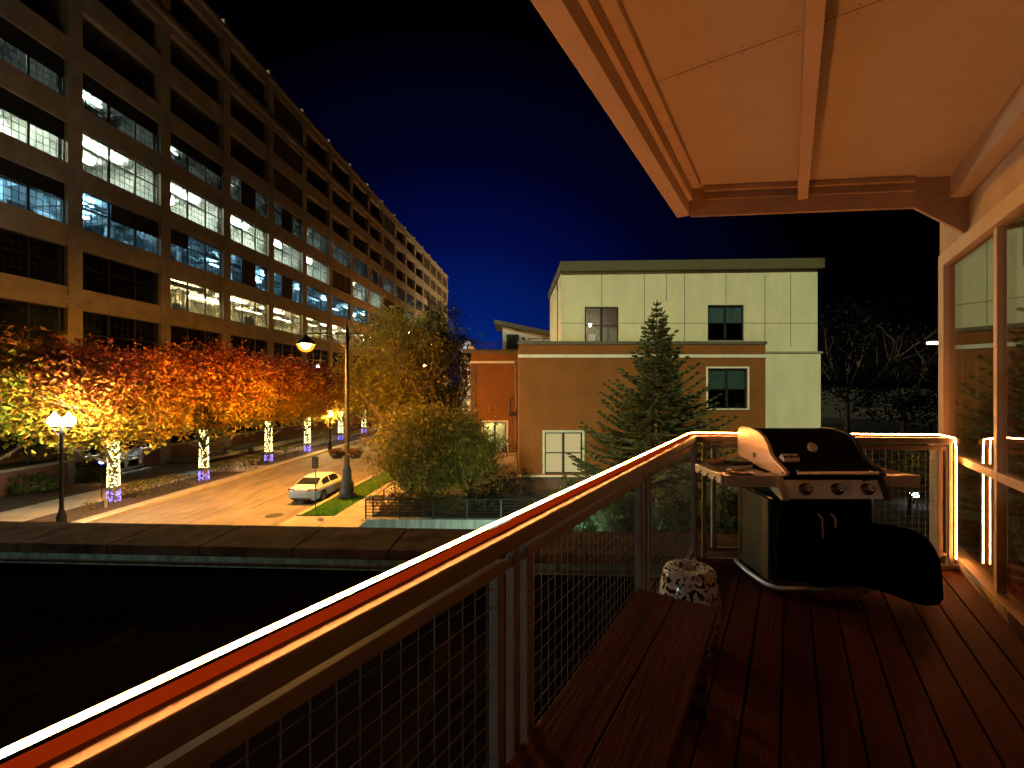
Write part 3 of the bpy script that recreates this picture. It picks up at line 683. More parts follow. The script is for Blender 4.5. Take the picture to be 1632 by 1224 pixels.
for i, (x_, d, rx, rz, lb) in enumerate(((757, 26.3, .75, .95, 'leftmost of the dark rounded shrubs by the entry steps'), (790, 26.8, .9, 1.0, 'middle dark rounded shrub in front of the brick building'), (826, 27.2, .95, 1.0, 'rightmost dark rounded shrub under the brick corner'))):
    bush('rounded_shrub', lb, ((x_ - 816) / 700 * d, d, .1), (rx, .8, rz), 1800, .12, DARKG, 80 + i, 'shrub', 'dark shrubs by the entry steps')
bush('flowering_shrub', 'pale flowering shrub beside the entry steps of the brick wing', (px(775, 740, 33)[0], 33, .1), (1.9, 1.2, 1.05), 2000, .15, leafmat('pale_leaf', [(.10, .09, .02), (.25, .16, .05), (.4, .24, .1)], .9), 88)

# ---- spruce
def conifer(name, label, base, h, rw, m, seed, whorls=26, lift=.25, tw=1.0, low=.06, group=None, ex=.82):
    rg = random.Random(seed); x, y, z = base; t_ = thing(name, label, 'conifer', base, 0, group)
    k = MB(); k.tube([(x, y, z - .1), (x, y, z + h * .6), (x, y, z + h)], [h * .016, h * .008, .008], 9)
    V, Fc = [], []
    kq = 1
    def spray(p, d, L, w_):
        L *= kq; w_ *= max(.5, kq)
        d = d.normalized(); ref = Vector((rg.gauss(0, .3), rg.gauss(0, .3), 1)); u = d.cross(ref).normalized(); nn = d.cross(u)
        for a in (u, nn):
            o = len(V); V.extend([tuple(p), tuple(p + d * L * .45 + a * w_), tuple(p + d * L), tuple(p + d * L * .45 - a * w_)]); Fc.append((o, o + 1, o + 2, o + 3))
    for i in range(whorls):
        f = i / (whorls - 1); f = low + (0.972 - low) * f ** .92; zz = z + h * f
        kq = min(1, (1 - f) * 4.5 + .18); Lb = rw * (1 - f) ** ex + .04; nb = 8 if f < .75 else 6
        for j in range(nb):
            a = 2 * pi * (j + rg.random() * .6) / nb + i * 1.1; L = Lb * rg.choice((.62, .8, .92, 1.0, 1.05, 1.18)); d0 = Vector((cos(a), sin(a), 0))
            p = Vector((x, y, zz)); line = [tuple(p)]; seg = max(3, int(L / .32)); 
            sl = -.14 - .22 * (1 - f) + rg.gauss(0, .06)
            for s_ in range(1, seg + 1):
                q = s_ / seg; slope = sl + (lift + .35 * q) * q * 1.2 + (f * .5)
                p = p + (d0 + Vector((rg.gauss(0, .05), rg.gauss(0, .05), slope))).normalized() * L / seg; line.append(tuple(p))
                if q > .18:
                    tl_ = (.30 + .35 * L * (1 - q) * .6) * tw
                    side = Vector((-d0.y, d0.x, 0))
                    for sg in (-1, 1):
                        dd = d0 * .85 + side * sg * rg.uniform(.5, 1.0) + Vector((0, 0, slope * .6 + rg.gauss(.05, .12)))
                        spray(p, dd, tl_ * rg.uniform(.7, 1.2), .075 * tw)
                        pm_ = p + dd.normalized() * tl_ * .45
                        for e in (-1, 1): spray(pm_, dd + side * e * .7 + d0 * .3, tl_ * .6, .065 * tw)
                    spray(p, d0 + Vector((rg.gauss(0, .2), rg.gauss(0, .2), .35)), .28 * tw, .05 * tw)
            spray(p, d0 + Vector((0, 0, .3)), .3 * tw, .05 * tw)
            k.tube(line, [.03 * (1 - q / (len(line))) * max(.5, L / 3) + .004 for q in range(len(line))], 4, False)
    kq = 1
    for q in range(9): spray(Vector((x, y, z + h - .95 + q * .1)), Vector((rg.gauss(0, .5), rg.gauss(0, .5), 1.0)), .16, .03)
    spray(Vector((x, y, z + h - .25)), Vector((0, 0, 1)), .3, .03)
    link('trunk', k, BARK, t_); k = MB(); k.add(V, Fc); link('crown', k, m, t_)
    return t_
NEED = leafmat('spruce_needles', [(.05, .06, .022), (.10, .11, .04), (.19, .19, .07)], 2.0)
NEED2 = leafmat('juniper_needles', [(.09, .13, .06), (.20, .28, .15), (.32, .40, .24)], 1.5)
sp = px(1047, 478, 24.6)
conifer('spruce_tree', 'tall dark green spruce in front of the brick and cream building', (sp[0], 24.6, 0), sp[2], 6.0, NEED, 5, 31, .25, 1.0, .06, None, 1.22)
for i, (x_, d, h, rw, lb) in enumerate(((915, 15.2, 4.9, 1.9, 'low spreading juniper lit green, left behind the middle mesh panel'), (985, 14.2, 4.8, 2.0, 'bushy juniper lit green behind the mesh near the far corner'), (1060, 13.6, 4.7, 1.9, 'green lit juniper seen through the short far mesh panel'), (1150, 13.2, 5.2, 2.0, 'green lit juniper seen under the side shelf of the grill'))):
    conifer('juniper_bush', lb, ((x_ - 816) / 700 * d, d, -1.3), h, rw, NEED2, 20 + i, 17, .35, 1.25, .12, 'green lit junipers below the balcony')

# ================================================================== RIGHT: brick and cream apartment building
FY = 30.0; u = FY / 700
def bx(x): return (x - 816) * u
def bz_(y): return EYE - (y - 615) * u
RB = Frame(bx(827), FY, 0, 0)
apt = thing('apartment_building', 'brick apartment house with a set back cream panelled top storey and flat brown roof', 'building', (bx(827), FY, 0))
BRM = brick('tan_brick', (.225, .074, .0045), (.185, .060, .004), (.19, .075, .012))
BRD = brick('dark_brick_plinth', (.12, .07, .045), (.10, .055, .035), (.12, .08, .06))
CRM = mat('cream_panel', (.61, .57, .37), .7, scale=.9, col2=(.50, .475, .32), bump=.12, bscale=9, stretch=(1, 1, .4))
BASEZ = bz_(757)
xl, xr = bx(827), bx(1220)
def holes(mbx, x0, x1, z0, z1, y, hs, t=.35):
    """wall with rectangular openings, front face at y"""
    xs = sorted({x0, x1, *[h[0] for h in hs], *[h[1] for h in hs]}); zs_ = sorted({z0, z1, *[h[2] for h in hs], *[h[3] for h in hs]})
    for i in range(len(xs) - 1):
        run = None
        for j in range(len(zs_) - 1):
            cx_, cz_ = (xs[i] + xs[i + 1]) / 2, (zs_[j] + zs_[j + 1]) / 2
            if any(h[0] < cx_ < h[1] and h[2] < cz_ < h[3] for h in hs): 
                if run is not None: mbx.box(xs[i], xs[i + 1], y, y + t, run, zs_[j]); run = None
            elif run is None: run = zs_[j]
        if run is not None: mbx.box(xs[i], xs[i + 1], y, y + t, run, z1)
w_low = (bx(868), bx(928), bz_(755), bz_(689)); w_mid = (bx(1128), bx(1191), bz_(651), bz_(587))
m2 = MB(); holes(m2, xl, xr, BASEZ, bz_(549), FY, [w_low, w_mid]); m2.box(xl, xl + .35, FY + .351, FY + 12, BASEZ, bz_(549)); m2.box(xr - .35, xr, FY + .351, FY + 12, BASEZ, bz_(549)); link('brick_wall', m2, BRM, apt)
m2 = MB(); m2.box(xl - .03, xr + .03, FY - .06, FY + 12, -.2, BASEZ - .12); link('plinth', m2, BRD, apt)
m2 = MB(); m2.box(xl - .06, xr + .05, FY - .12, FY + .3, BASEZ - .118, BASEZ - .002); m2.box(xl - .05, xr + .04, FY - .09, FY - .002, bz_(570), bz_(565)); link('band_course', m2, TRIM, apt)
m2 = MB(); m2.box(xl - .08, xr + .06, FY - .10, FY + .40, bz_(549) + .002, bz_(544)); link('parapet_cap', m2, mat('roof_brown', (.10, .085, .06), .7), apt)
m2 = MB(); m2.box(xl + .36, xr - .36, FY + .36, FY + 12, bz_(551) - .3, bz_(551) - .1); m2.box(xl + .36, xr - .36, FY + .36, FY + 11.5, 4.6, 4.8); m2.box(xl + .36, xr - .36, FY + 11.6, FY + 12, BASEZ, bz_(551) - .32); link('floor_slab', m2, PLAST['d'], apt)
# cream return panel on the right
xg = bx(1310)
m2 = MB(); m2.box(xr + .002, xg, FY + .12, FY + 12, -.2, bz_(563)); link('cream_wall', m2, CRM, apt)
m2 = MB(); m2.box(xr + .01, xg + .1, FY + .02, FY + 12.1, bz_(563) + .002, bz_(560)); link('parapet_cap', m2, mat('cap_grey', (.25, .24, .19), .6), apt)
# set back top storey
y2 = FY + 1.0; u2 = y2 / 700
def b2(x): return (x - 816) * u2
def z2(y): return EYE - (y - 615) * u2
cl_, cr_ = b2(894), b2(1303); ct = z2(436)
w_u1 = (b2(932), b2(986), z2(546), z2(489)); w_u2 = (b2(1128), b2(1186), z2(543), z2(486))
m2 = MB(); holes(m2, cl_, cr_, bz_(560), ct, y2, [w_u1, w_u2], .25)
m2.box(cl_, cl_ + .25, y2 + .252, y2 + 2, bz_(551), ct); m2.box(cl_, cl_ + .25, y2 + 3.2, y2 + 9, bz_(551), ct); m2.box(cr_ - .25, cr_, y2 + .252, y2 + 9, bz_(551), ct)
link('cream_wall', m2, CRM, apt)
m2 = MB(); js = [(959, 0), (1027, 0), (1062, 0), (1091, 0), (1157, 0), (1219, 0), (1260, 0)]
for x_, _ in js:
    X = b2(x_); seg = [(bz_(551) + .05, ct - .02)]
    for w_ in (w_u1, w_u2):
        if w_[0] < X < w_[1]: seg = [(w_[3] + .03, ct - .02)]
    if x_ == 1062: seg = [(z2(480), ct - .02)]
    for a, b in seg: m2.box(X - .02, X + .02, y2 - .006, y2 + .02, a, b)
zj = z2(515)
for a, b in ((cl_ + .02, w_u1[0] - .05), (w_u1[1] + .05, w_u2[0] - .05), (w_u2[1] + .05, cr_ - .02)): m2.box(a, b, y2 - .005, y2 + .02, zj - .02, zj + .02)
link('panel_joints', m2, mat('joint_dark', (.09, .085, .05), .8), apt)
m2 = MB(); m2.prism([(b2(892), ct + .06), (cr_ + .2, ct + .30), (cr_ + .2, ct + .98), (b2(892), ct + .74)], 1, y2 - .45, y2 + 10); 
link('roof', m2, mat('roof_fascia', (.085, .075, .035), .65, var=.1), apt)
m2 = MB(); m2.prism([(cl_ + .01, ct + .002), (cr_ - .01, ct + .002), (cr_ - .01, ct + .29), (cl_ + .01, ct + .08)], 1, y2 + .01, y2 + 9); link('soffit_fill', m2, CRM, apt)
m2 = MB(); m2.box(cl_ + .3, cr_ - .3, y2 + .3, y2 + 8.5, bz_(551) + .02, bz_(551) + .1); m2.box(cl_ + .3, cr_ - .3, y2 + 4.4, y2 + 4.6, bz_(551) + .1, ct - .02); link('room', m2, PLAST['d'], apt)
# windows of the apartment house
def apt_window(w_, y, trim, inner, cross=True, parent=None, fr=FRAMEBLK, tm=None, lampc=None, mid=.5, pane=None):
    parent = parent or apt
    x0, x1, z0, z1 = w_; m = MB(); t = .09; yf, yb = y + .10, y + .18
    m.box(x0, x0 + t, yf, yb, z0, z1); m.box(x1 - t, x1, yf, yb, z0, z1); m.box(x0 + t, x1 - t, yf, yb, z0, z0 + t); m.box(x0 + t, x1 - t, yf, yb, z1 - t, z1)
    c_ = (x0 + x1) / 2; m.box(c_ - .08, c_ + .08, yf - .01, yb, z0 + t, z1 - t)
    if cross:
        zz = z0 + (z1 - z0) * mid; m.box(x0 + t, c_ - .08, yf + .01, yb - .01, zz - .035, zz + .035); m.box(c_ + .08, x1 - t, yf + .012, yb - .012, zz - .035, zz + .035)
    f_ = link('window', m, fr, parent)
    m = MB(); m.box(x0 + .03, x1 - .03, y + .135, y + .141, z0 + .03, z1 - .03); link('pane', m, pane or glass('apt_glass', (.75, .8, .8), 1.0), f_)
    m = MB(); zz = z0 + (z1 - z0) * mid
    if inner: 
        m.box(x0 + .02, x1 - .02, y + .27, y + .29, (zz if inner[1] else z0) + .02, z1 - .02); link('blind', m, inner[0], f_)
    if trim:
        m = MB(); q = trim; m.box(x0 - q, x1 + q, y - .05, y + .05, z1, z1 + q); m.box(x0 - q, x0, y - .05, y + .05, z0, z1); m.box(x1, x1 + q, y - .05, y + .05, z0, z1); m.box(x0 - q, x1 + q, y - .06, y + .05, z0 - q * .7, z0 - .002) if z0 > BASEZ + .2 else None
        link('trim', m, tm or TRIM, f_)
    return f_
BLIND = mat('blind_slats', (.40, .32, .20), .6, scale=1, var=.2, stretch=(1, 1, 40))
_b = BLIND.node_tree.nodes['Principled BSDF']; _r = [n for n in BLIND.node_tree.nodes if n.type == 'VALTORGB'][0]
BLIND.node_tree.links.new(_r.outputs[0], _b.inputs['Emission Color']) if False else None; _b.inputs['Emission Color'].default_value = (1, .66, .30, 1); _b.inputs['Emission Strength'].default_value = .85   # a lit window: blinds glowing from the room behind
apt_window(w_low, FY, .14, (BLIND, False), True, tm=mat('pale_green_trim', (.5, .54, .42), .6))
m2 = MB(); m2.box(w_low[0] - .3, w_low[1] + .3, FY + 2.2, FY + 2.4, BASEZ, 4.5); link('room', m2, PLAST['w5'], apt)
m2 = MB(); m2.box(w_low[0] + .3, w_low[1] - .3, FY + .6, FY + .75, 4.05, 4.12); link('room_lamp', m2, emit('room_lamp_warm', (1, .74, .40), 22), apt)
CUR = mat('curtain_dark_green', (.10, .17, .15), .9, scale=2, var=.2, stretch=(8, 1, .4))
apt_window(w_mid, FY, .12, (CUR, True), True, mid=.48)
apt_window(w_u2, y2, 0, (mat('curtain_blue_grey', (.16, .22, .24), .9, scale=2, var=.2, stretch=(8, 1, .4)), True), True, mid=.5)
apt_window(w_u1, y2, 0, None, True, mid=.48)
# lit upstairs room: walls and a small lamp
x0, x1, z0, z1 = w_u1; m2 = MB(); m2.box(x0 - .8, x1 + .8, y2 + 3.0, y2 + 3.2, bz_(551) + .11, ct - .05); m2.box(x0 - .9, x0 - .8, y2 + .3, y2 + 3.2, bz_(551) + .11, ct - .05); m2.box(x1 + .8, x1 + .9, y2 + .3, y2 + 3.2, bz_(551) + .11, ct - .05); m2.box(x0 - .8, x1 + .8, y2 + .3, y2 + 3.0, ct - .12, ct - .06)
link('room', m2, mat('room_taupe', (.34, .29, .22), .8), apt)
m2 = MB(); lp = (x0 + .62, y2 + 1.4, z0 + 1.42); m2.ball(lp, .10, 10, 6); link('room_lamp', m2, emit('lamp_room', (1, .82, .60), 330), apt)
m2 = MB(); m2.tube([(lp[0], lp[1], lp[2] + .11), (lp[0], lp[1], ct - .15)], .01, 5); link('lamp_cord', m2, DARKMETAL, apt)
m2 = MB(); m2.box(x0 + .75, x0 + 1.3, y2 + 2.9, y2 + 2.99, z0 - .3, z0 + .95); m2.box(x0 + .8, x0 + 1.25, y2 + 2.87, y2 + 2.895, z0 - .3, z0 + .9); link('inner_door', m2, TRIM, apt)
# side window of the top storey
m2 = MB(); 
for a, b, c_, d in ((2.0, 2.1, 0, 3), (3.1, 3.2, 0, 3), (2.55, 2.63, 0, 3)): m2.box(cl_ + .05, cl_ + .15, y2 + a, y2 + b, bz_(551), ct - .5)
m2.box(cl_, cl_ + .25, y2 + 2.001, y2 + 3.199, ct - .5, ct); f_ = link('window', m2, FRAMEBLK, apt)
m2 = MB(); m2.box(cl_ + .09, cl_ + .1, y2 + 2.1, y2 + 3.1, bz_(551), ct - .5); link('pane', m2, MATS['apt_glass'], f_)
# left wing set back
WY = 38.0; uw = WY / 700
def wx(x): return (x - 816) * uw
def wz(y): return EYE - (y - 615) * uw
wl, wr = wx(751), wx(826)
wd = (wx(770), wx(807), wz(722), wz(673))
m2 = MB(); holes(m2, wl, wr, -.2, wz(563), WY, [wd]); m2.box(wl, wl + .35, WY + .36, WY + 10, -.2, wz(563)); m2.box(wl + .36, wr, WY + 9.6, WY + 10, -.2, wz(563)); m2.box(wl + .36, wr, WY + .36, WY + 9.59, wz(563) - .3, wz(563) - .1)
link('brick_wall', m2, BRM, apt)
m2 = MB(); m2.box(wl - .06, wl + .46, WY - .05, WY - .002, -.2, wz(580)); link('corner_quoin', m2, BRD, apt)
m2 = MB(); m2.box(wl - .07, wr - .25, WY - .09, WY - .055, wz(579), wz(575.5)); link('band_course', m2, TRIM, apt)
m2 = MB(); m2.box(wl - .08, wr, WY - .10, WY + .4, wz(563) + .002, wz(560)); link('parapet_cap', m2, MATS['roof_brown'], apt)
apt_window(wd, WY, .16, None, False, mid=.5)
m2 = MB(); m2.box(wd[0] - .5, wd[1] + .3, WY + 3.0, WY + 3.1, -.1, 5.2); m2.box(wd[0] - .5, wd[1] + .3, WY + .4, WY + 3, 4.6, 4.7); link('room', m2, mat('room_yellow', (.55, .48, .28), .8), apt)
m2 = MB(); m2.box(wd[0] + .2, wd[0] + .9, WY + 1.8, WY + 2.3, 4.0, 4.1); link('room_lamp', m2, emit('room_lamp_yellow', (1, .82, .42), 110), apt)
# downpipe with hopper and a bracketed wall lamp arm in the corner
m2 = MB(); xp = wx(822.5); m2.tube([(xp, WY - .12, .4), (xp, WY - .12, wz(583))], .09, 8); m2.box(xp - .16, xp + .16, WY - .3, WY - .01, wz(583), wz(573)); link('downpipe', m2, mat('downpipe', (.16, .11, .07), .6), apt)
m2 = MB(); m2.box(wx(812), wx(826), WY - 1.2, WY - .02, wz(661), wz(657)); m2.tube([(wx(813.5), WY - 1.1, wz(657)), (wx(814), WY - .1, wz(636)), (wx(820), WY - .1, wz(634))], .04, 6); link('door_canopy', m2, DARKMETAL, apt)
# roof rail on the wing
def railing(name, label, pts, h, rails, m, group=None, r=.025, cat='railing', z_of=None):
    t_ = thing(name, label, cat, pts[0], 0, group); k = MB()
    for a, b in zip(pts[:-1], pts[1:]):
        for q in range(rails):
            f = (q + 1) / rails; k.tube([(a[0], a[1], a[2] + h * f), (b[0], b[1], b[2] + h * f)], r if q < rails - 1 else r * 1.5, 5)
    link('rail', k, m, t_)
    for p in pts:
        k = MB(); k.box(p[0] - .03, p[0] + .03, p[1] - .03, p[1] + .03, p[2], p[2] + h); link('post', k, m, t_)
    return t_
IRON = mat('rail_iron', (.035, .025, .02), .5, .4)
zr = wz(561)
railing('roof_railing', 'thin railing along the roof edge of the brick wing', [(wx(x_), WY + .8, zr) for x_ in (755, 772, 789, 806)], .9, 3, IRON)
# white penthouse with tilted roof behind
PY = 47; up = PY / 700
def qx(x): return (x - 816) * up
def qz(y): return EYE - (y - 615) * up
pent = thing('penthouse', 'small white sided roof house with a tilted dark roof and a door', 'building', (qx(802), PY, qz(562)))
m2 = MB(); m2.prism([(qx(801), qz(562)), (qx(893), qz(562)), (qx(893), qz(537)), (qx(801), qz(520))], 1, PY, PY + 5); link('wall', m2, mat('white_siding', (.62, .62, .58), .6, var=.1, scale=1.5, stretch=(.3, 1, 6)), pent)
m2 = MB(); m2.prism([(qx(788), qz(517)), (qx(895), qz(541)), (qx(895), qz(533)), (qx(788), qz(511))], 1, PY - .8, PY + 5.5); link('roof', m2, MATS['roof_fascia'], pent)
m2 = MB(); m2.box(qx(807), qx(827), PY - .08, PY - .01, qz(562), qz(533)); d_ = link('door', m2, FRAMEBLK, pent)
m2 = MB(); m2.box(qx(811), qx(823), PY - .1, PY - .085, qz(560), qz(536)); link('pane', m2, mat('door_glass_dark', (.03, .035, .04), .1), d_)
m2 = MB(); m2.box(qx(832), qx(836), PY - .2, PY - .005, qz(541), qz(538)); link('wall_lamp', m2, DARKMETAL, pent)
m2 = MB(); m2.box(qx(751), qx(900), PY - 8.5, PY + 6, qz(563) - .6, qz(563) - .3); link('roof_deck', m2, MATS['roof_brown'], pent)
railing('roof_railing', 'railing on the roof in front of the white roof house', [(qx(x_), PY - 4, qz(561)) for x_ in (840, 862, 884)], 1.0, 3, IRON)
# steps to the wing's door
stp = thing('entry_steps', 'concrete entry steps in the corner of the brick wing', 'steps', (px(805, 770, 33)[0], 33, 0))
m2 = MB(); xs0 = (795 - 816) / 700 * 34
for q in range(5): m2.box(xs0 - 1.5 + q * .3, .42, 33.0 + q * .32, 37.9, .0 + (0 if q == 0 else .17 * q - .003), .17 * (q + 1))
link('tread', m2, SIDE, stp)
m2 = MB(); m2.box(xs0 - .6, .42, 35.5, 37.9, .855, 1.25); link('landing', m2, SIDE, stp)
railing('stair_railing', 'dark iron handrail climbing the entry steps', [(xs0 - 1.4, 32.9, .1), (xs0 - .4, 34, .7), (xs0 + .6, 35, 1.2), (.3, 35.2, 1.25)], 1.0, 4, IRON)
# rail fence on the low retaining wall
FC = px(583, 826, 22.9)
ret = thing('retaining_wall', 'long low concrete retaining wall with streaked face under the rail fence', 'wall', (FC[0], 22.75, -1.3))
m2 = MB(); m2.box(FC[0] - .15, 12, 22.55, 22.95, -1.3, .13); link('wall', m2, mat('streaked_concrete', (.34, .33, .29), .9, scale=1.6, col2=(.16, .16, .14), stretch=(3, 1, .25), bump=.2), ret)
fpts = [(FC[0] + .05 + i * 1.75, 22.75, .132) for i in range(9)]
railing('rail_fence', 'black horizontal rail fence on the retaining wall before the shrubs', fpts, .97, 6, IRON, None, .02, 'fence')
sf = [(*st(-9.0, y), .05) for y in (22.8, 24.6, 26.4)]
railing('rail_fence', 'plain two rail handrail along the pavement edge by the low tree', [(sf[0][0] + .02, sf[0][1] + .25, .05), sf[1], sf[2]], 1.15, 2, IRON, None, .02, 'fence')
# houses at the far end of the street, and dark trees right of the cream building
hz = px(742, 556, 125)
dh = thing('distant_house', 'small lit white and orange gable beyond the end of the warehouse', 'building', (hz[0], 125, 0))
m2 = MB(); m2.box(px(733, 0, 125)[0], px(747, 0, 125)[0], 125, 132, 0, px(0, 543, 125)[2]); link('wall', m2, mat('pale_siding', (.7, .7, .68), .7), dh)
m2 = MB(); m2.prism([(px(747, 0, 126)[0], 0), (px(758, 0, 126)[0], 0), (px(758, 0, 126)[0], px(0, 556, 126)[2]), (px(750, 0, 126)[0], px(0, 548, 126)[2])], 1, 126, 133); link('gable', m2, mat('orange_brick_far', (.4, .2, .1), .8), dh)
m2 = MB(); m2.box(px(737, 0, 125)[0], px(744, 0, 125)[0], 124.9, 124.99, px(0, 556, 125)[2], px(0, 546, 125)[2]); link('window', m2, emit('far_window', (.8, .9, 1), 1.6), dh)
for i, (x_, yy, d, rx, rz, m) in enumerate(((1350, 560, 58, 6.5, 7.5, 0), (1440, 590, 62, 7, 7, 0), (1540, 600, 60, 8, 8, 0), (1650, 590, 55, 8, 8, 0))):
    c = px(x_, yy, d)
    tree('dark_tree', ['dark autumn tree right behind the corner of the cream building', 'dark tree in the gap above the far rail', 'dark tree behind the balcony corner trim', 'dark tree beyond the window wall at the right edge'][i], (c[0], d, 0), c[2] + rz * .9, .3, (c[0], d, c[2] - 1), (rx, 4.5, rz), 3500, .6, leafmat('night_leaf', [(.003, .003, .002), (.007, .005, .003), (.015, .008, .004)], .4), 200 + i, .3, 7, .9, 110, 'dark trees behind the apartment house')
c = px(1466, 745, 24)
tree('lit_tree', 'small yellow leaved tree lit from below, seen through the far mesh by the corner post', (c[0] - .6, 24, 0), 4.2, .10, (c[0], 24, 2.9), (1.5, 1.3, 1.2), 1600, .2, leafmat('yellow_leaf', [(.12, .14, .02), (.3, .28, .04), (.4, .35, .06)], 1), 311, .25, 7, 1.1, 60)
c = px(1456, 792, 26)
gl = thing('garden_floodlight', 'small white floodlight near the ground beyond the far mesh panel', 'floodlight', (c[0], 26, 0))
m2 = MB(); m2.tube([(c[0], 26, 0), (c[0], 26, c[2])], .04, 6); link('stake', m2, DARKMETAL, gl)
m2 = MB(); m2.box(c[0] - .25, c[0] + .25, 25.9, 26.1, c[2], c[2] + .22); link('lamp_face', m2, emit('flood_white', (.7, .85, 1), 12), gl)
c = px(1478, 808, 25)
railing('picket_rail', 'pale short picket rail beneath the garden floodlight', [(c[0] - .6 + i * .28, 25, .0) for i in range(6)], c[2] + .4, 3, TRIM, None, .03, 'fence')
c = px(1490, 546, 40)
al = thing('area_lamp', 'shoebox area lamp high beside the balcony corner trim, glowing white', 'lamp', (c[0] + 2.4, 40, 0))
m2 = MB(); m2.tube([(c[0] + 2.4, 40, 0), (c[0] + 2.4, 40, c[2] + .3)], .1, 8); m2.box(c[0] - 1.6, c[0] + 2.4, 39.9, 40.1, c[2] + .1, c[2] + .3); link('pole', m2, DARKMETAL, al)
m2 = MB(); m2.box(c[0] - .5, c[0] + .9, 39.7, 40.3, c[2] - .15, c[2] + .09); link('lamp_head', m2, emit('area_white', (1, .95, .7), 2.5), al)

# ================================================================== car, sign, bike rack, manhole
CARP = (px(488, 0, 28.1)[0] + .95, 28.1); CARA = STA
CF = Frame(CARP[0], CARP[1], .01, CARA)
car = thing('parked_car', 'white four door saloon parked at the right kerb, seen from behind', 'car', (*CARP, .01), CARA)
PAINT = mat('car_paint_white', (.56, .60, .66), .28, 0, .03, coat=.6)  # cooler light on the body is put into a slightly bluish white
CGL = mat('car_glass', (.02, .022, .022), .06, 0, .05, spec=.7)
sts = [(-2.31, .70, .36, .70, .80), (-2.26, .80, .28, .84, .93), (-2.12, .87, .24, .93, 1.02), (-1.7, .895, .22, .95, 1.05), (-1.2, .905, .2, .95, 1.03), (0, .91, .2, .93, .97), (1.0, .905, .2, .90, .96), (1.45, .895, .22, .85, .95), (1.95, .87, .25, .76, .86), (2.2, .80, .3, .66, .73), (2.31, .68, .36, .56, .61)]
m2 = MB(CF); V = []; n = 15
for (y, w_, zl, zb, zt) in sts:
    half = [(0, zl), (.8 * w_, zl), (.95 * w_, zl + .06), (w_, zl + .25), (.99 * w_, (zl + zb) / 2 + .08), (.965 * w_, zb - .03), (.90 * w_, zb + .015), (.5 * w_, zt)]
    ring = [(x, z) for x, z in half] + [(0, zt + .012)] + [(-x, z) for x, z in half[:0:-1]]
    V += [(x, y, z) for x, z in ring]
nr = len(V) // len(sts); Fc = []
for i in range(len(sts) - 1):
    for k in range(nr): Fc.append((i * nr + k, i * nr + (k + 1) % nr, (i + 1) * nr + (k + 1) % nr, (i + 1) * nr + k))
Fc += [tuple(range(nr))[::-1], tuple(range((len(sts) - 1) * nr, len(sts) * nr))]
m2.add(V, Fc); body = link('body', m2, PAINT, car, True)
gh = [(-1.80, .78, .78, 1.0, 1.02), (-1.05, .80, .60, .95, 1.36), (-.55, .81, .585, .95, 1.425), (0.1, .81, .585, .94, 1.43), (.45, .81, .59, .94, 1.40), (1.32, .79, .76, .93, .95)]
m2 = MB(CF); V = []
for y, wb, wt, zb, zt in gh: V += [(-wb, y, zb), (-wt, y, zt - .01), (-wt * .6, y, zt + .012), (wt * .6, y, zt + .012), (wt, y, zt - .01), (wb, y, zb)]
Fc = []
for i in range(len(gh) - 1):
    for k in range(5): Fc.append((i * 6 + k, i * 6 + k + 1, (i + 1) * 6 + k + 1, (i + 1) * 6 + k))
m2.add(V, Fc); link('cabin', m2, PAINT, car, True)
def lerp(a, b, t): return tuple(a[i] + (b[i] - a[i]) * t for i in range(len(a)))
def glassq(i0, t0, i1, t1, name):
    a = lerp(gh[i0], gh[i0 + 1], t0); b = lerp(gh[i1], gh[i1 + 1], t1); k = MB(CF)
    k.quad((-a[2] * .88, a[0], a[4] + .022), (a[2] * .88, a[0], a[4] + .022), (b[2] * .92, b[0], b[4] + .022), (-b[2] * .92, b[0], b[4] + .022)); link(name, k, CGL, car)
glassq(0, .12, 0, .93, 'rear_window'); glassq(4, .1, 4, .9, 'windscreen')
for sx in (-1, 1):
    for (ya, yb) in ((-1.28, -.42), (-.34, .72)):
        k = MB(CF); vs = []
        def prof(y):
            for i in range(len(gh) - 1):
                if gh[i][0] <= y <= gh[i + 1][0]: return lerp(gh[i], gh[i + 1], (y - gh[i][0]) / (gh[i + 1][0] - gh[i][0]))
        N = 6; 
        for q in range(N + 1):
            y = ya + (yb - ya) * q / N; p = prof(y)
            for f in (.08, .84):
                vs.append((sx * (p[1] + (p[2] - p[1]) * f + .012), y, p[3] + (p[4] - .01 - p[3]) * f + .002))
        k.add(vs, [(2 * q, 2 * q + 2, 2 * q + 3, 2 * q + 1) for q in range(N)]); link('side_window', k, CGL, car)
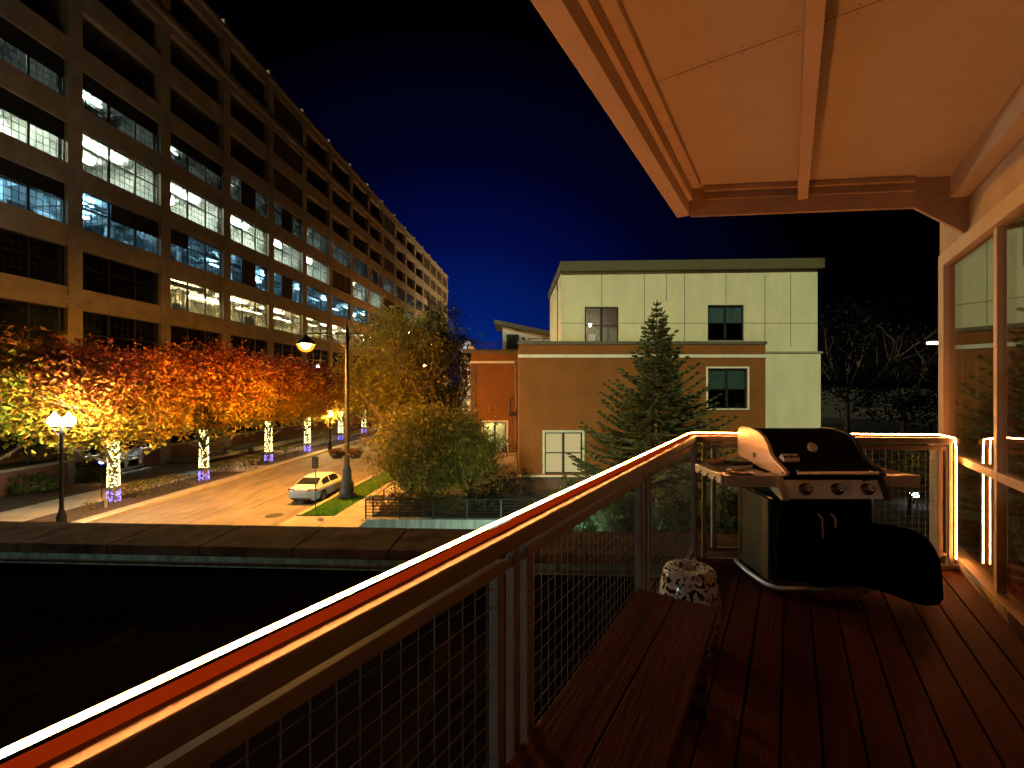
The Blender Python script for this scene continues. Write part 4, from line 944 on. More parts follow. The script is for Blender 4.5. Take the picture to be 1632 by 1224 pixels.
for sx in (-1, 1):
    for y in (-1.42, 1.40):
        k = MB(CF); V = []; 
        for xx in (sx * .70, sx * .915):
            V += [(xx, y + .33 * cos(2 * pi * q / 20), .33 + .33 * sin(2 * pi * q / 20)) for q in range(20)]
        k.add(V, [(q, (q + 1) % 20, 20 + (q + 1) % 20, 20 + q) for q in range(20)] + [tuple(range(20)), tuple(range(20, 40))]); wh = link('wheel', k, mat('tyre', (.015, .015, .015), .85), car)
        k = MB(CF)
        for q in range(10):
            a = 2 * pi * q / 10; c_, s_ = cos(a), sin(a)
            k.add([(sx * .922, y + r__ * c_ + o__ * -s_, .33 + r__ * s_ + o__ * c_) for r__, o__ in ((.03, .025), (.22, .02), (.22, -.02), (.03, -.025))], [(0, 1, 2, 3)])
        V = []
        for rr in (.21, .24): V += [(sx * .923, y + rr * cos(2 * pi * q / 24), .33 + rr * sin(2 * pi * q / 24)) for q in range(24)]
        k.add(V, [(q, (q + 1) % 24, 24 + (q + 1) % 24, 24 + q) for q in range(24)]); link('rim', k, mat('rim_alloy', (.45, .45, .45), .3, .9), wh)
        k = MB(CF); V = []
        for rr in (.335, .40): V += [(sx * (.912 + .006), y + rr * cos(pi * q / 12), .33 + rr * sin(pi * q / 12)) for q in range(13)]
        k.add(V, [(q, q + 1, 14 + q, 13 + q) for q in range(12)]); link('wheel_arch', k, BLACK, car)
    k = MB(CF); k.add([(sx * .40, -2.29, .79), (sx * .86, -2.16, .78), (sx * .885, -2.05, .90), (sx * .82, -2.215, .92), (sx * .42, -2.285, .90)], [(0, 1, 2, 3, 4)])
    k.add([(sx * .40, -2.32, .79), (sx * .86, -2.19, .78), (sx * .90, -2.03, .90), (sx * .83, -2.245, .92), (sx * .42, -2.315, .90)], [(0, 1, 2, 3, 4)])
    link('tail_light', k, mat('tail_red', (.35, .012, .02), .15), car)
    k = MB(CF); k.add([(sx * .93, .72, .98), (sx * 1.06, .70, 1.0), (sx * 1.07, .70, 1.12), (sx * .94, .72, 1.1), (sx * .93, .86, .98), (sx * 1.03, .84, 1.0), (sx * 1.04, .84, 1.1), (sx * .94, .86, 1.08)], [(0, 1, 2, 3), (4, 7, 6, 5), (0, 4, 5, 1), (2, 6, 7, 3), (1, 5, 6, 2), (0, 3, 7, 4)]); link('mirror', k, PAINT, car)
    for y in (-.42, .62):
        k = MB(CF); k.box(sx * .915, sx * .935, y - .22, y - .02, .84, .87); link('door_handle', k, PAINT, car)
k = MB(CF); k.box(-.26, .26, -2.325, -2.318, .66, .79); link('number_plate', k, mat('plate_white', (.7, .72, .75), .5), car)
k = MB(CF); k.box(-.62, .62, -2.322, -2.20, .30, .40); link('lower_bumper', k, mat('bumper_dark', (.03, .03, .03), .6), car)
# pole sign
sgx, sgy = px(503, 0, 24.0)[0], 24.0
sg = thing('road_sign', 'small dark upright parking sign on a thin pole behind the white car', 'sign', (sgx, sgy, .1))
m2 = MB(); m2.tube([(sgx, sgy, .05), (sgx, sgy, 3.15)], .03, 6); link('pole', m2, mat('sign_post', (.12, .11, .10), .5, .5), sg)
m2 = MB(); m2.box(sgx - .17, sgx + .17, sgy - .045, sgy - .035, 2.5, 3.13); pn = link('sign_plate', m2, mat('sign_face', (.07, .05, .04), .5), sg)
m2 = MB()
for q, (a, b) in enumerate(((-.08, .1), (-.1, .06), (-.1, .11), (-.11, .08), (-.09, .1))): 
    z = 3.04 - q * .11; m2.box(sgx + a, sgx + b, sgy - .05, sgy - .0455, z - .025, z + .012)
link('lettering', m2, mat('sign_text', (.25, .22, .16), .5), pn)
# bike rack
br_ = px(393, 750, 35.8); brx, bry = br_[0], 35.8
CH = mat('rack_steel', (.55, .52, .48), .3, .9)
rk = thing('bicycle_rack', 'tubular steel bicycle rack of hoops and wheels on the left pavement', 'bike rack', (brx, bry, .1), STA)
RF = Frame(brx, bry, .1, STA)
for q, x_ in enumerate((-.42, .42)):
    m2 = MB(RF); m2.tube([(x_ - .36, 0, 0), (x_ - .36, 0, .75), (x_ - .30, 0, .88), (x_ - .15, 0, .92), (x_ + .15, 0, .92), (x_ + .30, 0, .88), (x_ + .36, 0, .75), (x_ + .36, 0, 0)], .035, 8); link('hoop', m2, CH, rk, True)
for x_ in (-.62, 0, .62):
    m2 = MB(RF); m2.tube([(x_ + .31 * cos(2 * pi * q / 18), -.08, .36 + .31 * sin(2 * pi * q / 18)) for q in range(19)], .025, 6, False); link('ring', m2, CH, rk, True)
mh = px(437, 822, 23.7)
m2 = MB(Frame(mh[0], 23.7, .008, 0)); m2.lathe([(.001, .012), (.4, .012), (.44, .006), (.46, 0)], (0, 0, 0), 24); m2.root = Frame(mh[0], 23.7, .008, 0)
tag(link('manhole_cover', m2, mat('cast_iron', (.06, .05, .04), .6, .5), None), 'round iron manhole cover in the road behind the white car', 'manhole cover')
# blue floodlight by the nearest trunk
bf = px(162, 736, 27)
fl2 = thing('blue_floodlight', 'small floodlight on a stake glowing blue left of the nearest lit trunk', 'floodlight', (bf[0], 27, .1))
m2 = MB(); m2.tube([(bf[0], 27, .1), (bf[0], 27, bf[2] - .1)], .025, 6); link('stake', m2, DARKMETAL, fl2)
m2 = MB(); m2.ball((bf[0], 27, bf[2]), .13, 10, 6); link('lens', m2, emit('blue_led', (.12, .18, 1), 28), fl2)
# bollard light stub in the mulch
m2 = MB(); bo = px(169, 806, 25.0); m2.root = Frame(bo[0], 25, .09); m2.tube([(bo[0], 25, .09), (bo[0], 25, .55)], .07, 8); m2.tube([(bo[0], 25, .551), (bo[0], 25, .62)], .085, 8)
tag(link('bollard', m2, mat('bollard_wood', (.3, .22, .12), .8), None), 'short pale post in the mulch left of the nearest lit trunk', 'bollard')

# ================================================================== THE BALCONY'S OWN BUILDING
DZ = EYE - 1.464; RZ = EYE - .405
PA = Frame(*(0, 0), 0, 0)
# flat black roof and stone parapet beyond the rail
PD = atan2(-.052, .9987); PX = px(0, 830, 5.53); PF = Frame(PX[0], PX[1], 0, PD)
par = thing('parapet', 'dark stone capped roof parapet with a metal flashing strip beyond the rail', 'wall', (PX[0], PX[1], 4.4), PD)
m2 = MB(PF); x = -6.0; rg = random.Random(9)
while x < 13:
    w_ = 1.02; m2.box(x, x + w_ - .012, -.72, 0, 5.2, 5.3); x += w_
link('coping', m2, mat('coping_stone', (.075, .055, .036), .95, scale=3, var=.35, bump=.4, spec=.05), par, False, .008)
m2 = MB(PF); m2.box(-6, 13, -.66, -.06, -1.3, 5.197); link('wall', m2, mat('parapet_wall', (.12, .10, .08), .9, scale=2, var=.3), par)
m2 = MB(PF); m2.box(-6, 13, -.685, -.662, 5.125, 5.185); m2.box(-6, 13, -.72, -.662, 5.085, 5.1)
link('flashing', m2, mat('green_lit_flashing', (.16, .26, .20), .5, .5, .3, scale=5, stretch=(3, 1, 1)), par)  # green cast of the lamp light is put into the metal's colour
m2 = MB(PF); m2.box(-30, 13, -14, -.664, 4.6, 5.07); struct('roof', m2, mat('roof_membrane', (.009, .0075, .006), .95, spec=0, scale=1.5, var=.3, bump=.2), PF)
m2 = MB(PF)
for q in range(22): x_ = -14 + q * 1.25; m2.box(x_, x_ + .11, -13.9, -.73, 5.0705, 5.076)
m2.box(-29, 12.9, -3.6, -3.48, 5.0765, 5.081)
struct('roof_seams', m2, mat('membrane_seam', (.013, .011, .009), .85, spec=0, var=.3), PF)
# unseen walls added behind the camera to keep the sun off balcony and street
m2 = MB(); m2.box(-13.4, 9.398, -3.4, -3.0, 0, 11.2); m2.box(-60, -13.402, -3.4, -3.0, 0, 32); m2.box(9.4, 70, -3.4, -3.0, 0, 32); sun_wall = link('sun_blocking_wall', m2, mat('blocking_wall_render', (.10, .085, .07), .9), None)
tag(sun_wall, 'unseen dark wall added behind the camera to block the sun, taller toward the street', 'building')
# deck boards
WDK = mat('deck_wood', (.095, .015, .005), .7, scale=2.2, col2=(.04, .006, .003), stretch=(9, .7, 9), bump=.35, bscale=8, spec=.12)
m2 = MB(DECK); t = -.76; rg = random.Random(4)
while t < 1.19:
    y1 = 3.98 + (t + .71) * .52
    m2.box(t, t + .135, -2.6, y1, DZ - .035, DZ - rg.uniform(0, .003)); t += .146
struct('balcony_deck', m2, WDK, Frame(0, 0, DZ, DECKA))
m2 = MB(DECK); 
for q in range(10): yy = -2.4 + q * .62; m2.box(-.74, 1.15, yy, yy + .045, DZ - .22, DZ - .04)
m2.box(-.80, -.765, -2.6, 3.95, DZ - .26, DZ + .02)
struct('deck_joists', m2, mat('joist_wood', (.05, .035, .025), .9), Frame(0, 0, DZ, DECKA))
# window wall to the right
STUC = mat('tan_stucco', (.42, .31, .21), .85, var=.06, scale=3, bump=.15, bscale=80)
TRM = mat('tan_window_trim', (.50, .39, .27), .55, var=.05)
TW = 1.173
own = thing('house_wall', 'tan balcony wall of framed dark windows reflecting the glowing strip', 'wall', DECK.w((TW, 5.5, DZ)), DECKA)
HEAD = 8.06; SOF = 8.67
m2 = MB(DECK); m2.box(TW + .02, TW + .3, -2.8, 5.47, HEAD + .12, 9.4); m2.box(TW + .05, TW + .3, -2.8, 5.47, 3, DZ + .09); link('wall', m2, STUC, own)
m2 = MB(DECK); m2.box(TW + .02, TW + 5, 5.475, 5.68, 0, 9.4); link('end_wall', m2, STUC, own)
m2 = MB(DECK)
m2.box(TW - .035, TW + .25, 5.32, 5.473, 3, HEAD + .119); link('corner_trim', m2, TRM, own, False, .004)
m2 = MB(DECK); m2.box(TW - .04, TW + .12, -2.8, 5.318, HEAD, HEAD + .118); m2.box(TW - .05, TW + .12, -2.8, 5.318, DZ + .002, DZ + .09); link('window_head', m2, TRM, own, False, .004)
muls = [5.24, 4.206, 3.17, 2.14, 1.10, .06, -.97, -1.95]
for i, s_ in enumerate(muls[:-1]):
    s1 = muls[i + 1]
    m2 = MB(DECK); m2.box(TW - .02, TW + .050, s1 - .028, s1 + .028, DZ + .092, HEAD - .002) 
    m2.box(TW - .018, TW + .049, s1 + .030, s_ - .030 if i else 5.318, 6.37, 6.43)
    f_ = link('window', m2, TRM, own, False, .003)
    for q, (dx, tl_) in enumerate(((.004, .0), (.022, .008), (.042, .018))):
        k = MB(DECK); e = tl_ * .5
        for z0, z1 in ((DZ + .095, 6.368), (6.432, HEAD - .003)):
            k.quad((TW + dx - e, s1 + .046, z0), (TW + dx + e, s_ - .046 if i else 5.317, z0), (TW + dx + e, s_ - .046 if i else 5.317, z1), (TW + dx - e, s1 + .046, z1))
        link('pane', k, glass('balcony_glass', (.80, .78, .72), .42, 1.5), f_)
m2 = MB(DECK); m2.box(TW + .101, TW + 4, -2.8, 5.46, DZ - .2, DZ - .05); m2.box(TW + 3.8, TW + 4, -2.8, 5.46, DZ, 8.6); m2.box(TW + .31, TW + 4, -2.8, 5.46, 8.5, 8.6); m2.box(TW + .301, TW + 4, -2.9, -2.8, DZ, 8.6); link('room', m2, mat('room_dim', (.05, .04, .03), .9), own)
# roof overhang above the balcony
SOFM = mat('soffit_paint', (.53, .43, .32), .8, scale=1.1, col2=(.44, .35, .26), bump=.22, bscale=45)
EDG = mat('fascia_paint', (.52, .39, .27), .7, var=.04)
ov = thing('balcony_roof', 'beige balcony roof overhang with a centre rib, underside lit orange', 'roof', DECK.w((-.8, 3.95, 8.43)), DECKA)
ca = Vector(px(1090, 345, 3.75)[:2]); cb = Vector(px(1455, 333, 3.565)[:2])
la = DECK.inv((*ca, 0)); lb = DECK.inv((*cb, 0))
Z0 = 8.435; Zc = 8.67
def fy(t, d=0): return la[1] + (lb[1] - la[1]) * (t - la[0]) / (lb[0] - la[0]) + d
m2 = MB(DECK); tl0, tr0 = la[0] - .05, TW + .019
m2.add([(tl0 + .04, -2.7, Zc), (tr0, -2.7, Zc), (tr0, fy(tr0, -.03), Zc), (tl0 + .04, fy(tl0, -.03), Zc), (tl0 + .04, -2.7, Zc + .3), (tr0, -2.7, Zc + .3), (tr0, fy(tr0, -.03), Zc + .3), (tl0 + .04, fy(tl0, -.03), Zc + .3)], [(0, 1, 2, 3)[::-1], (4, 5, 6, 7), (0, 1, 5, 4), (2, 3, 7, 6), (1, 2, 6, 5), (3, 0, 4, 7)]); link('ceiling', m2, SOFM, ov)
m2 = MB(DECK)
m2.box(tl0, tl0 + .10, -2.7, fy(tl0, 0), Z0, Zc + .32); m2.box(tl0 + .102, tl0 + .135, -2.7, fy(tl0, -.06), Z0 + .10, Zc - .002); m2.box(tl0 + .137, tl0 + .20, -2.7, fy(tl0, -.08), Zc - .05, Zc - .003)
link('edge_beam', m2, EDG, ov, False, .003)
m2 = MB(DECK)
for yy in (-1.2, .62, 2.46):
    for a, b in ((tl0 + .205, .048), (.122, TW - .102)): m2.box(a, b, yy, yy + .004, Zc - .0035, Zc - .001)
    for q in range(9):
        for a, b in ((tl0 + .23, .03), (.14, TW - .12)):
            x_ = a + (b - a) * q / 8; m2.box(x_ - .004, x_ + .004, yy - .03, yy - .022, Zc - .003, Zc - .001); m2.box(x_ - .004, x_ + .004, yy + .026, yy + .034, Zc - .003, Zc - .001)
link('panel_joint', m2, mat('soffit_joint', (.36, .28, .20), .9), ov)  # seams and nail heads of the ceiling panels
m2 = MB(DECK)
def farbox(t0, t1, d0, d1, z0, z1, zr=None):
    zr = z0 if zr is None else zr
    m2.add([(t0, fy(t0, d0), z0), (t1, fy(t1, d0), zr), (t1, fy(t1, d1), zr), (t0, fy(t0, d1), z0), (t0, fy(t0, d0), z1), (t1, fy(t1, d0), z1), (t1, fy(t1, d1), z1), (t0, fy(t0, d1), z1)], [(3, 2, 1, 0), (4, 5, 6, 7), (0, 1, 5, 4), (1, 2, 6, 5), (2, 3, 7, 6), (3, 0, 4, 7)])
farbox(tl0 + .102, lb[0], -.045, 0, Z0, Zc + .32); farbox(lb[0] + .0005, tr0, -.045, 0, Z0, Zc + .32, 8.2)
farbox(tl0 + .21, lb[0], -.10, -.047, Zc - .045, Zc - .004); farbox(tl0 + .21, lb[0], -.065, -.0465, Zc - .11, Zc - .095)
link('fascia', m2, mat('fascia_far', (.40, .27, .17), .75, var=.1), ov, False, .003)
m2 = MB(DECK); m2.box(.05, .12, -2.7, fy(.08, -.05), Zc - .14, Zc - .002); link('rib', m2, EDG, ov, False, .003)
m2 = MB(DECK); m2.box(TW - .10, TW + .015, -2.7, fy(TW, -.05), Zc - .17, Zc - .002); link('wall_beam', m2, SOFM, ov, False, .003)
# ---- railings
RAILM = mat('rail_bronze_paint', (.22, .16, .115), .5, .0, .10, scale=8, spec=.5)
PANM = mat('mesh_frame_paint', (.25, .19, .145), .55, .0, .1, scale=8)
WIREM = mat('galvanised_wire', (.30, .27, .20), .4, .7, .1)
A_ = (-.711, 3.907); Bp = DECK.inv((3.51, 3.53, 0)); B_ = (Bp[0], Bp[1])
def rail_run(label, fr_, L, posts, y_from):
    """a run of guard rail along local +y of fr_; local x = outside"""
    t_ = thing('guard_railing', label, 'railing', fr_.w((0, 0, DZ)), fr_.a, 'balcony guard railings')
    k = MB(fr_); k.box(.020, .062, y_from, L, RZ - .055, RZ - .008); link('top_rail', k, RAILM, t_, False, .005)
    for y in posts:
        k = MB(fr_); k.box(.022, .052, y - .017, y + .017, DZ - .15, RZ - .0555); link('post', k, RAILM, t_, False, .004)
    for a, b in zip(posts[:-1], posts[1:]):
        a0, b0 = a + .06, b - .06
        k = MB(fr_); zt, zb = RZ - .070, DZ + .10
        k.box(.024, .058, a0, b0, zt - .034, zt); k.box(.024, .058, a0, b0, zb, zb + .034)
        for y in (a0, b0 - .034): k.box(.025, .057, y, y + .034, zb + .0345, zt - .0345)
        k.box(.028, .046, a + .019, a0 - .0005, zt - .035, zt - .01); k.box(.028, .046, b0 + .0005, b - .019, zt - .035, zt - .01); k.box(.028, .046, a + .019, a0 - .0005, zb + .01, zb + .035); k.box(.028, .046, b0 + .0005, b - .019, zb + .01, zb + .035)
        f_ = link('panel_frame', k, PANM, t_, False, .003)
        k = MB(fr_); n = int((b0 - a0 - .08) / .0508)
        for q in range(n + 1):
            y = a0 + .04 + (b0 - a0 - .08) * (q + .5) / (n + 1); k.tube([(.040, y, zb + .03), (.040, y, zt - .03)], .0016, 5, False)
        n = int((zt - zb - .09) / .0508)
        for q in range(n + 1):
            z = zb + .045 + (zt - zb - .09) * (q + .5) / (n + 1); k.tube([(.0433, a0 + .02, z), (.0433, b0 - .02, z)], .0016, 5, False)
        link('wire_mesh', k, WIREM, f_)
    k = MB(fr_); k.box(.022, .057, y_from, L, DZ + .003, DZ + .045); link('toe_rail', k, RAILM, t_, False, .004)
    return t_
# long run: local y along d, outside = -t ; use a mirrored frame: x outwards means -n
class FrameM(Frame):
    def w(s, p): return Frame.w(s, (-p[0], p[1], p[2]))
    def inv(s, p):
        q = Frame.inv(s, p); return (-q[0], q[1], q[2])
def mirrored_rail():
    o = DECK.w((A_[0] + .078, 0, 0)); fr_ = FrameM(o[0], o[1], 0, DECKA)
    return fr_
fr1 = mirrored_rail()
# link() uses the plain frame stored for the thing, so only building goes through the mirror
rail_run('long guard rail with wire mesh panels running away from the camera under the glowing strip', fr1, A_[1] + .03, [-1.54, -.24, 1.063, 2.39, 3.90], -1.9)
wa = Vector(DECK.w((A_[0], A_[1], 0))); wb_ = Vector(DECK.w((B_[0], B_[1], 0))); dv = wb_ - wa; LF = dv.length; ang = atan2(dv.y, dv.x)
fo = wa - Vector((-sin(ang), cos(ang), 0)) * .078
class FrameF(Frame):
    """local y runs along the far rail, local x outwards (away from the camera)"""
    def w(s, p): return (s.x + p[1] * s.c - p[0] * s.s, s.y + p[1] * s.s + p[0] * s.c, s.z + p[2])
fr2 = FrameF(fo.x, fo.y, 0, ang)
rail_run('short far guard rail with wire mesh behind the grill', fr2, LF + .03, [.10, LF * .5 + .03, LF - .03], .05)
# ---- LED rope
LEDC = emit('led_core', (1, .33, .08), 165); LEDS = emit('led_red_glow', (1, .065, .005), .24)
zl = RZ + .0125
pts = [DECK.w((A_[0], s_, zl)) for s_ in (-1.9, 0, 1, 2, 3, A_[1] - .03)] + [tuple(lerp((*wa[:2], zl), (*wb_[:2], zl), q)) for q in (.02, .25, .5, .75, .965)]
e1 = lerp((*wa[:2], zl), (*wb_[:2], zl), .995); pts += [(e1[0], e1[1] - .06, zl - .02)] + [(e1[0], e1[1] - .07, zl - q) for q in (.10, .3, .6, .97)]
led = thing('led_rope_light', 'orange glowing neon rope light along both rails and down the corner post', 'rope light', pts[0])
m2 = MB(); m2.tube(pts, .0044, 8); link('glowing_core', m2, LEDC, led, True)
m2 = MB(fr1); m2.box(.0632, .0655, -1.9, A_[1] - .02, RZ - .004, RZ + .0062); m2.box(.0632, .088, -1.9, A_[1] - .02, RZ - .012, RZ - .0043); m2.fr = ID; m2.tube([(p[0], p[1], p[2] - .0095) for p in pts[5:11]], .0065, 10); m2.tube([(p[0], p[1] + .0095, p[2]) for p in pts[11:]], .0075, 10)  # added red lip and tubes imitate the rope's glow and shade the rail
link('glow_lip', m2, LEDS, led, True)
# corner post by the wall carrying the strip
cp = thing('corner_post', 'square bronze corner post carrying the vertical end of the rope light', 'post', (e1[0], e1[1] + .05, DZ), ang)
k = MB(Frame(e1[0], e1[1] + .05, 0, ang)); k.box(-.045, .055, -.03, .06, DZ - .2, RZ - .075); link('post', k, RAILM, cp, False, .005)
k = MB(Frame(e1[0], e1[1] + .05, 0, ang)); k.box(-.055, .065, -.04, .07, DZ + .001, DZ + .02); link('base_plate', k, RAILM, cp)

# ---- bench
bn = thing('wooden_bench', 'low dark brown wooden plank bench along the mesh railing', 'bench', DECK.w((-.45, 1.1, DZ)), DECKA)
BW = mat('bench_wood', (.08, .014, .006), .6, scale=2.5, col2=(.034, .006, .004), stretch=(9, .8, 9), bump=.3, bscale=7, spec=.15)
m2 = MB(DECK); zt = DZ + .45
for q in range(2): m2.box(-.645 + q * .185, -.645 + q * .185 + .180, -.6, 2.2, zt - .04, zt)
link('seat', m2, BW, bn, False, .004)
for s_ in (2.08, .75, -.5):
    m2 = MB(DECK); m2.box(-.62, -.31, s_ - .02, s_ + .02, DZ, zt - .0405); link('leg', m2, BW, bn, False, .003)
m2 = MB(DECK); m2.box(-.49, -.45, -.45, 2.05, zt - .12, zt - .0408); link('stretcher', m2, BW, bn)
# ---- ceramic stool
sc_ = DECK.w((-.48, 2.62, DZ)); SFm = Frame(*sc_, 0)
def speck():
    m = bpy.data.materials.new('spotted_ceramic'); m.use_nodes = True; t = m.node_tree; b = t.nodes['Principled BSDF']
    tc = nd(t, 'ShaderNodeTexCoord'); v = nd(t, 'ShaderNodeTexVoronoi'); v.inputs['Scale'].default_value = 30; v.inputs['Randomness'].default_value = 1
    n = nd(t, 'ShaderNodeTexNoise'); n.inputs['Scale'].default_value = 14; n.inputs['Detail'].default_value = 1
    mx = nd(t, 'ShaderNodeMix', data_type='RGBA'); mx.inputs[0].default_value = .12
    t.links.new(tc.outputs['Object'], n.inputs['Vector']); t.links.new(tc.outputs['Object'], mx.inputs[6]); t.links.new(n.outputs['Color'], mx.inputs[7]); t.links.new(mx.outputs[2], v.inputs['Vector'])
    r = nd(t, 'ShaderNodeValToRGB'); r.color_ramp.interpolation = 'CONSTANT'; e = r.color_ramp.elements
    e[0].color = (.012, .010, .012, 1); e[1].position = .42; e[1].color = (.62, .56, .52, 1); 
    t.links.new(v.outputs['Distance'], r.inputs[0]); t.links.new(r.outputs[0], b.inputs['Base Color']); b.inputs['Roughness'].default_value = .12; b.inputs['Coat Weight'].default_value = .5
    return m
SPK = speck()
stl = thing('garden_stool', 'barrel shaped ceramic garden stool with black and white spots behind the bench', 'stool', sc_)
m2 = MB(SFm); H = .445; m2.lathe([(.125, 0), (.13, .015), (.125, .03), (.150, .10), (.165, .2), (.166, .26), (.155, .36), (.142, .415), (.135, .435), (.12, H), (.06, H + .004), (.052, H - .004), (.05, H - .05)], (0, 0, 0), 40); link('barrel', m2, SPK, stl, True)
m2 = MB(SFm); m2.lathe([(.001, H - .05), (.0502, H - .05)], (0, 0, 0), 20); link('handle_hole', m2, BLACK, stl)
m2 = MB(SFm)
for q in range(26):
    a = 2 * pi * q / 26
    for z, r__ in ((.40, .147), (.045, .132)): m2.ball((r__ * cos(a), r__ * sin(a), z), .008, 6, 4)
link('studs', m2, mat('stud_black', (.02, .018, .018), .2), stl, True)
# ---- gas grill
GX0, GX1, GF, GB = 1.80, 2.53, 3.0, 3.50
grill = thing('gas_grill', 'black gas grill with closed lid, steel control panel and two side shelves', 'grill', ((GX0 + GX1) / 2, 3.25, DZ))
ENAM = mat('black_enamel', (.006, .006, .006), .6, 0, .05, spec=.04); PLAS = mat('black_plastic', (.008, .008, .008), .55)
ALU = mat('cast_aluminium', (.52, .42, .32), .42, .25, .06, scale=12); STEEL = mat('brushed_steel', (.74, .75, .80), .38, .4, .08, scale=3, stretch=(1, 1, 60))
BSH = mat('shelf_steel', (.55, .46, .38), .4, .5, .08)
m2 = MB(); m2.box(GX0 + .02, GX1 - .02, GF + .06, GB, DZ + .09, DZ + .68); link('cabinet', m2, mat('cabinet_steel_black', (.012, .012, .011), .35, .2), grill, False, .006)
for q in range(2):
    xa = GX0 + .03 + q * .335; m2 = MB(); m2.box(xa, xa + .325, GF + .035, GF + .058, DZ + .12, DZ + .65); d_ = link('door', m2, ENAM, grill, False, .006)
    m2 = MB(); hx_ = xa + (.285 if q == 0 else .04); m2.tube([(hx_, GF + .035, DZ + .58), (hx_, GF - .005, DZ + .56), (hx_, GF - .012, DZ + .44), (hx_, GF - .005, DZ + .32), (hx_, GF + .035, DZ + .30)], .008, 8); link('handle', m2, STEEL, d_, True)
m2 = MB(); m2.box(GX0 - .004, GX0 + .018, GF + .08, GB - .02, DZ + .10, DZ + .67); 
for z in (.30, .34, .38, .52, .55): m2.box(GX0 - .008, GX0 - .0045, GF + .16, GB - .16, DZ + z, DZ + z + .012)
link('side_panel', m2, mat('side_panel_olive', (.10, .085, .05), .35, .5), grill, False, .004)
m2 = MB(); m2.tube([(GX0 - .02, GB, DZ + .075), (GX0 - .03, GF + .3, DZ + .07), (GX0 - .015, GF + .1, DZ + .07), (GX0 + .03, GF + .02, DZ + .072), (GX1 - .03, GF + .02, DZ + .072), (GX1 + .02, GF + .1, DZ + .07), (GX1 + .02, GB, DZ + .075)], .016, 8); link('base_frame', m2, STEEL, grill, True)
for x_, y_ in ((GX0 + .05, GF + .1), (GX1 - .05, GF + .1), (GX0 + .05, GB - .06), (GX1 - .05, GB - .06)):
    m2 = MB(); V = []
    for xx in (x_ - .015, x_ + .015): V += [(xx, y_ + .03 * cos(2 * pi * q / 14), DZ + .031 + .03 * sin(2 * pi * q / 14)) for q in range(14)]
    m2.add(V, [(q, (q + 1) % 14, 14 + (q + 1) % 14, 14 + q) for q in range(14)] + [tuple(range(14)), tuple(range(14, 28))]); m2.box(x_ - .02, x_ + .02, y_ - .012, y_ + .012, DZ + .05, DZ + .088); link('caster', m2, PLAS, grill)
# firebox and lid
m2 = MB(); m2.prism([(GF + .02, DZ + .70), (GB + .02, DZ + .70), (GB + .05, DZ + .86), (GF - .03, DZ + .86)], 0, GX0 + .05, GX1 - .05); link('firebox', m2, ENAM, grill, False, .004)
LP = [(GB + .05, .875), (GB + .055, 1.02), (GB + .04, 1.11), (GB + .0, 1.128), (GB - .12, 1.13), (GB - .22, 1.115), (GB - .29, 1.085), (GB - .335, 1.04), (GB - .37, .99), (GF + .10, .955), (GF + .02, .92), (GF - .045, .895), (GF - .055, .872)]
LPz = [(y, DZ + z) for y, z in LP]
m2 = MB(); m2.prism(LPz, 0, GX0 + .06, GX1 - .06); lid = link('lid', m2, ENAM, grill, False, .006)
LC = [(GB + .055, .90), (GB + .065, 1.03), (GB + .05, 1.125), (GB + .0, 1.142), (GB - .12, 1.145), (GB - .225, 1.13), (GB - .30, 1.095), (GB - .35, 1.045), (GB - .385, .985), (GF + .06, .945), (GF - .02, .91), (GF - .07, .88), (GF - .06, .858), (GF + .02, .85), (GB - .25, .862), (GB - .1, .885)]
for xa, xb, m in ((GX0 + .028, GX0 + .058, ALU), (GX1 - .058, GX1 - .028, mat('end_cap_black', (.012, .012, .012), .4))):
    m2 = MB(); m2.prism([(y, DZ + z) for y, z in LC], 0, xa, xb); ec = link('end_cap', m2, m, lid, False, .006)
    if m is ALU:
        m2 = MB(); 
        for yy, zz, rr in ((GB - .2, .945, .022), (GF - .045, .877, .012)):
            m2.add([(xa - .0075, yy + rr * cos(2 * pi * q / 14), DZ + zz + rr * sin(2 * pi * q / 14)) for q in range(14)], [tuple(range(14))])
        link('pivot_hole', m2, BLACK, lid)
m2 = MB(); m2.tube([(GX0 + .10, GF - .085, DZ + .885), (GX1 - .10, GF - .085, DZ + .885)], .011, 10)
for x_ in (GX0 + .12, GX1 - .12): m2.tube([(x_, GF - .085, DZ + .885), (x_, GF - .04, DZ + .888)], .009, 8)
link('handle', m2, STEEL, lid, True)
# lid front plane for badge and thermometer
ya, za, yb, zb_ = GF + .02, DZ + .92, GF + .10, DZ + .955
def on_lid(y, off): return None
cx_ = (GX0 + GX1) / 2
import mathutils
p0 = Vector((cx_ - .015, GB - .352, DZ + 1.020)); nl_ = Vector((0, -.82, .57))
th = MB(); V = []
for rr, dd in ((.036, 0), (.036, .012), (.028, .018), (.0001, .016)):
    a = Vector((1, 0, 0)); b = nl_.cross(a).normalized()
    V += [tuple(p0 + nl_ * dd + (a * cos(2 * pi * q / 20) + b * sin(2 * pi * q / 20)) * rr) for q in range(20)]
th.add(V, [(i * 20 + q, i * 20 + (q + 1) % 20, (i + 1) * 20 + (q + 1) % 20, (i + 1) * 20 + q) for i in range(3) for q in range(20)]); link('thermometer', th, mat('gauge_face', (.6, .55, .42), .35, .3), lid)
BAD = mat('badge_silver', (.62, .62, .68), .4, .2)
bc = Vector((GX0 + .138, GF + .062, DZ + .962)); slope = atan2(.035 + .01, .09)
bn_ = Vector((0, -.72, .69))
def badge_pt(u, v, d=0.0):
    up_ = Vector((0, .69, .72)); return tuple(bc + Vector((u, 0, 0)) + up_ * v + bn_ * d)
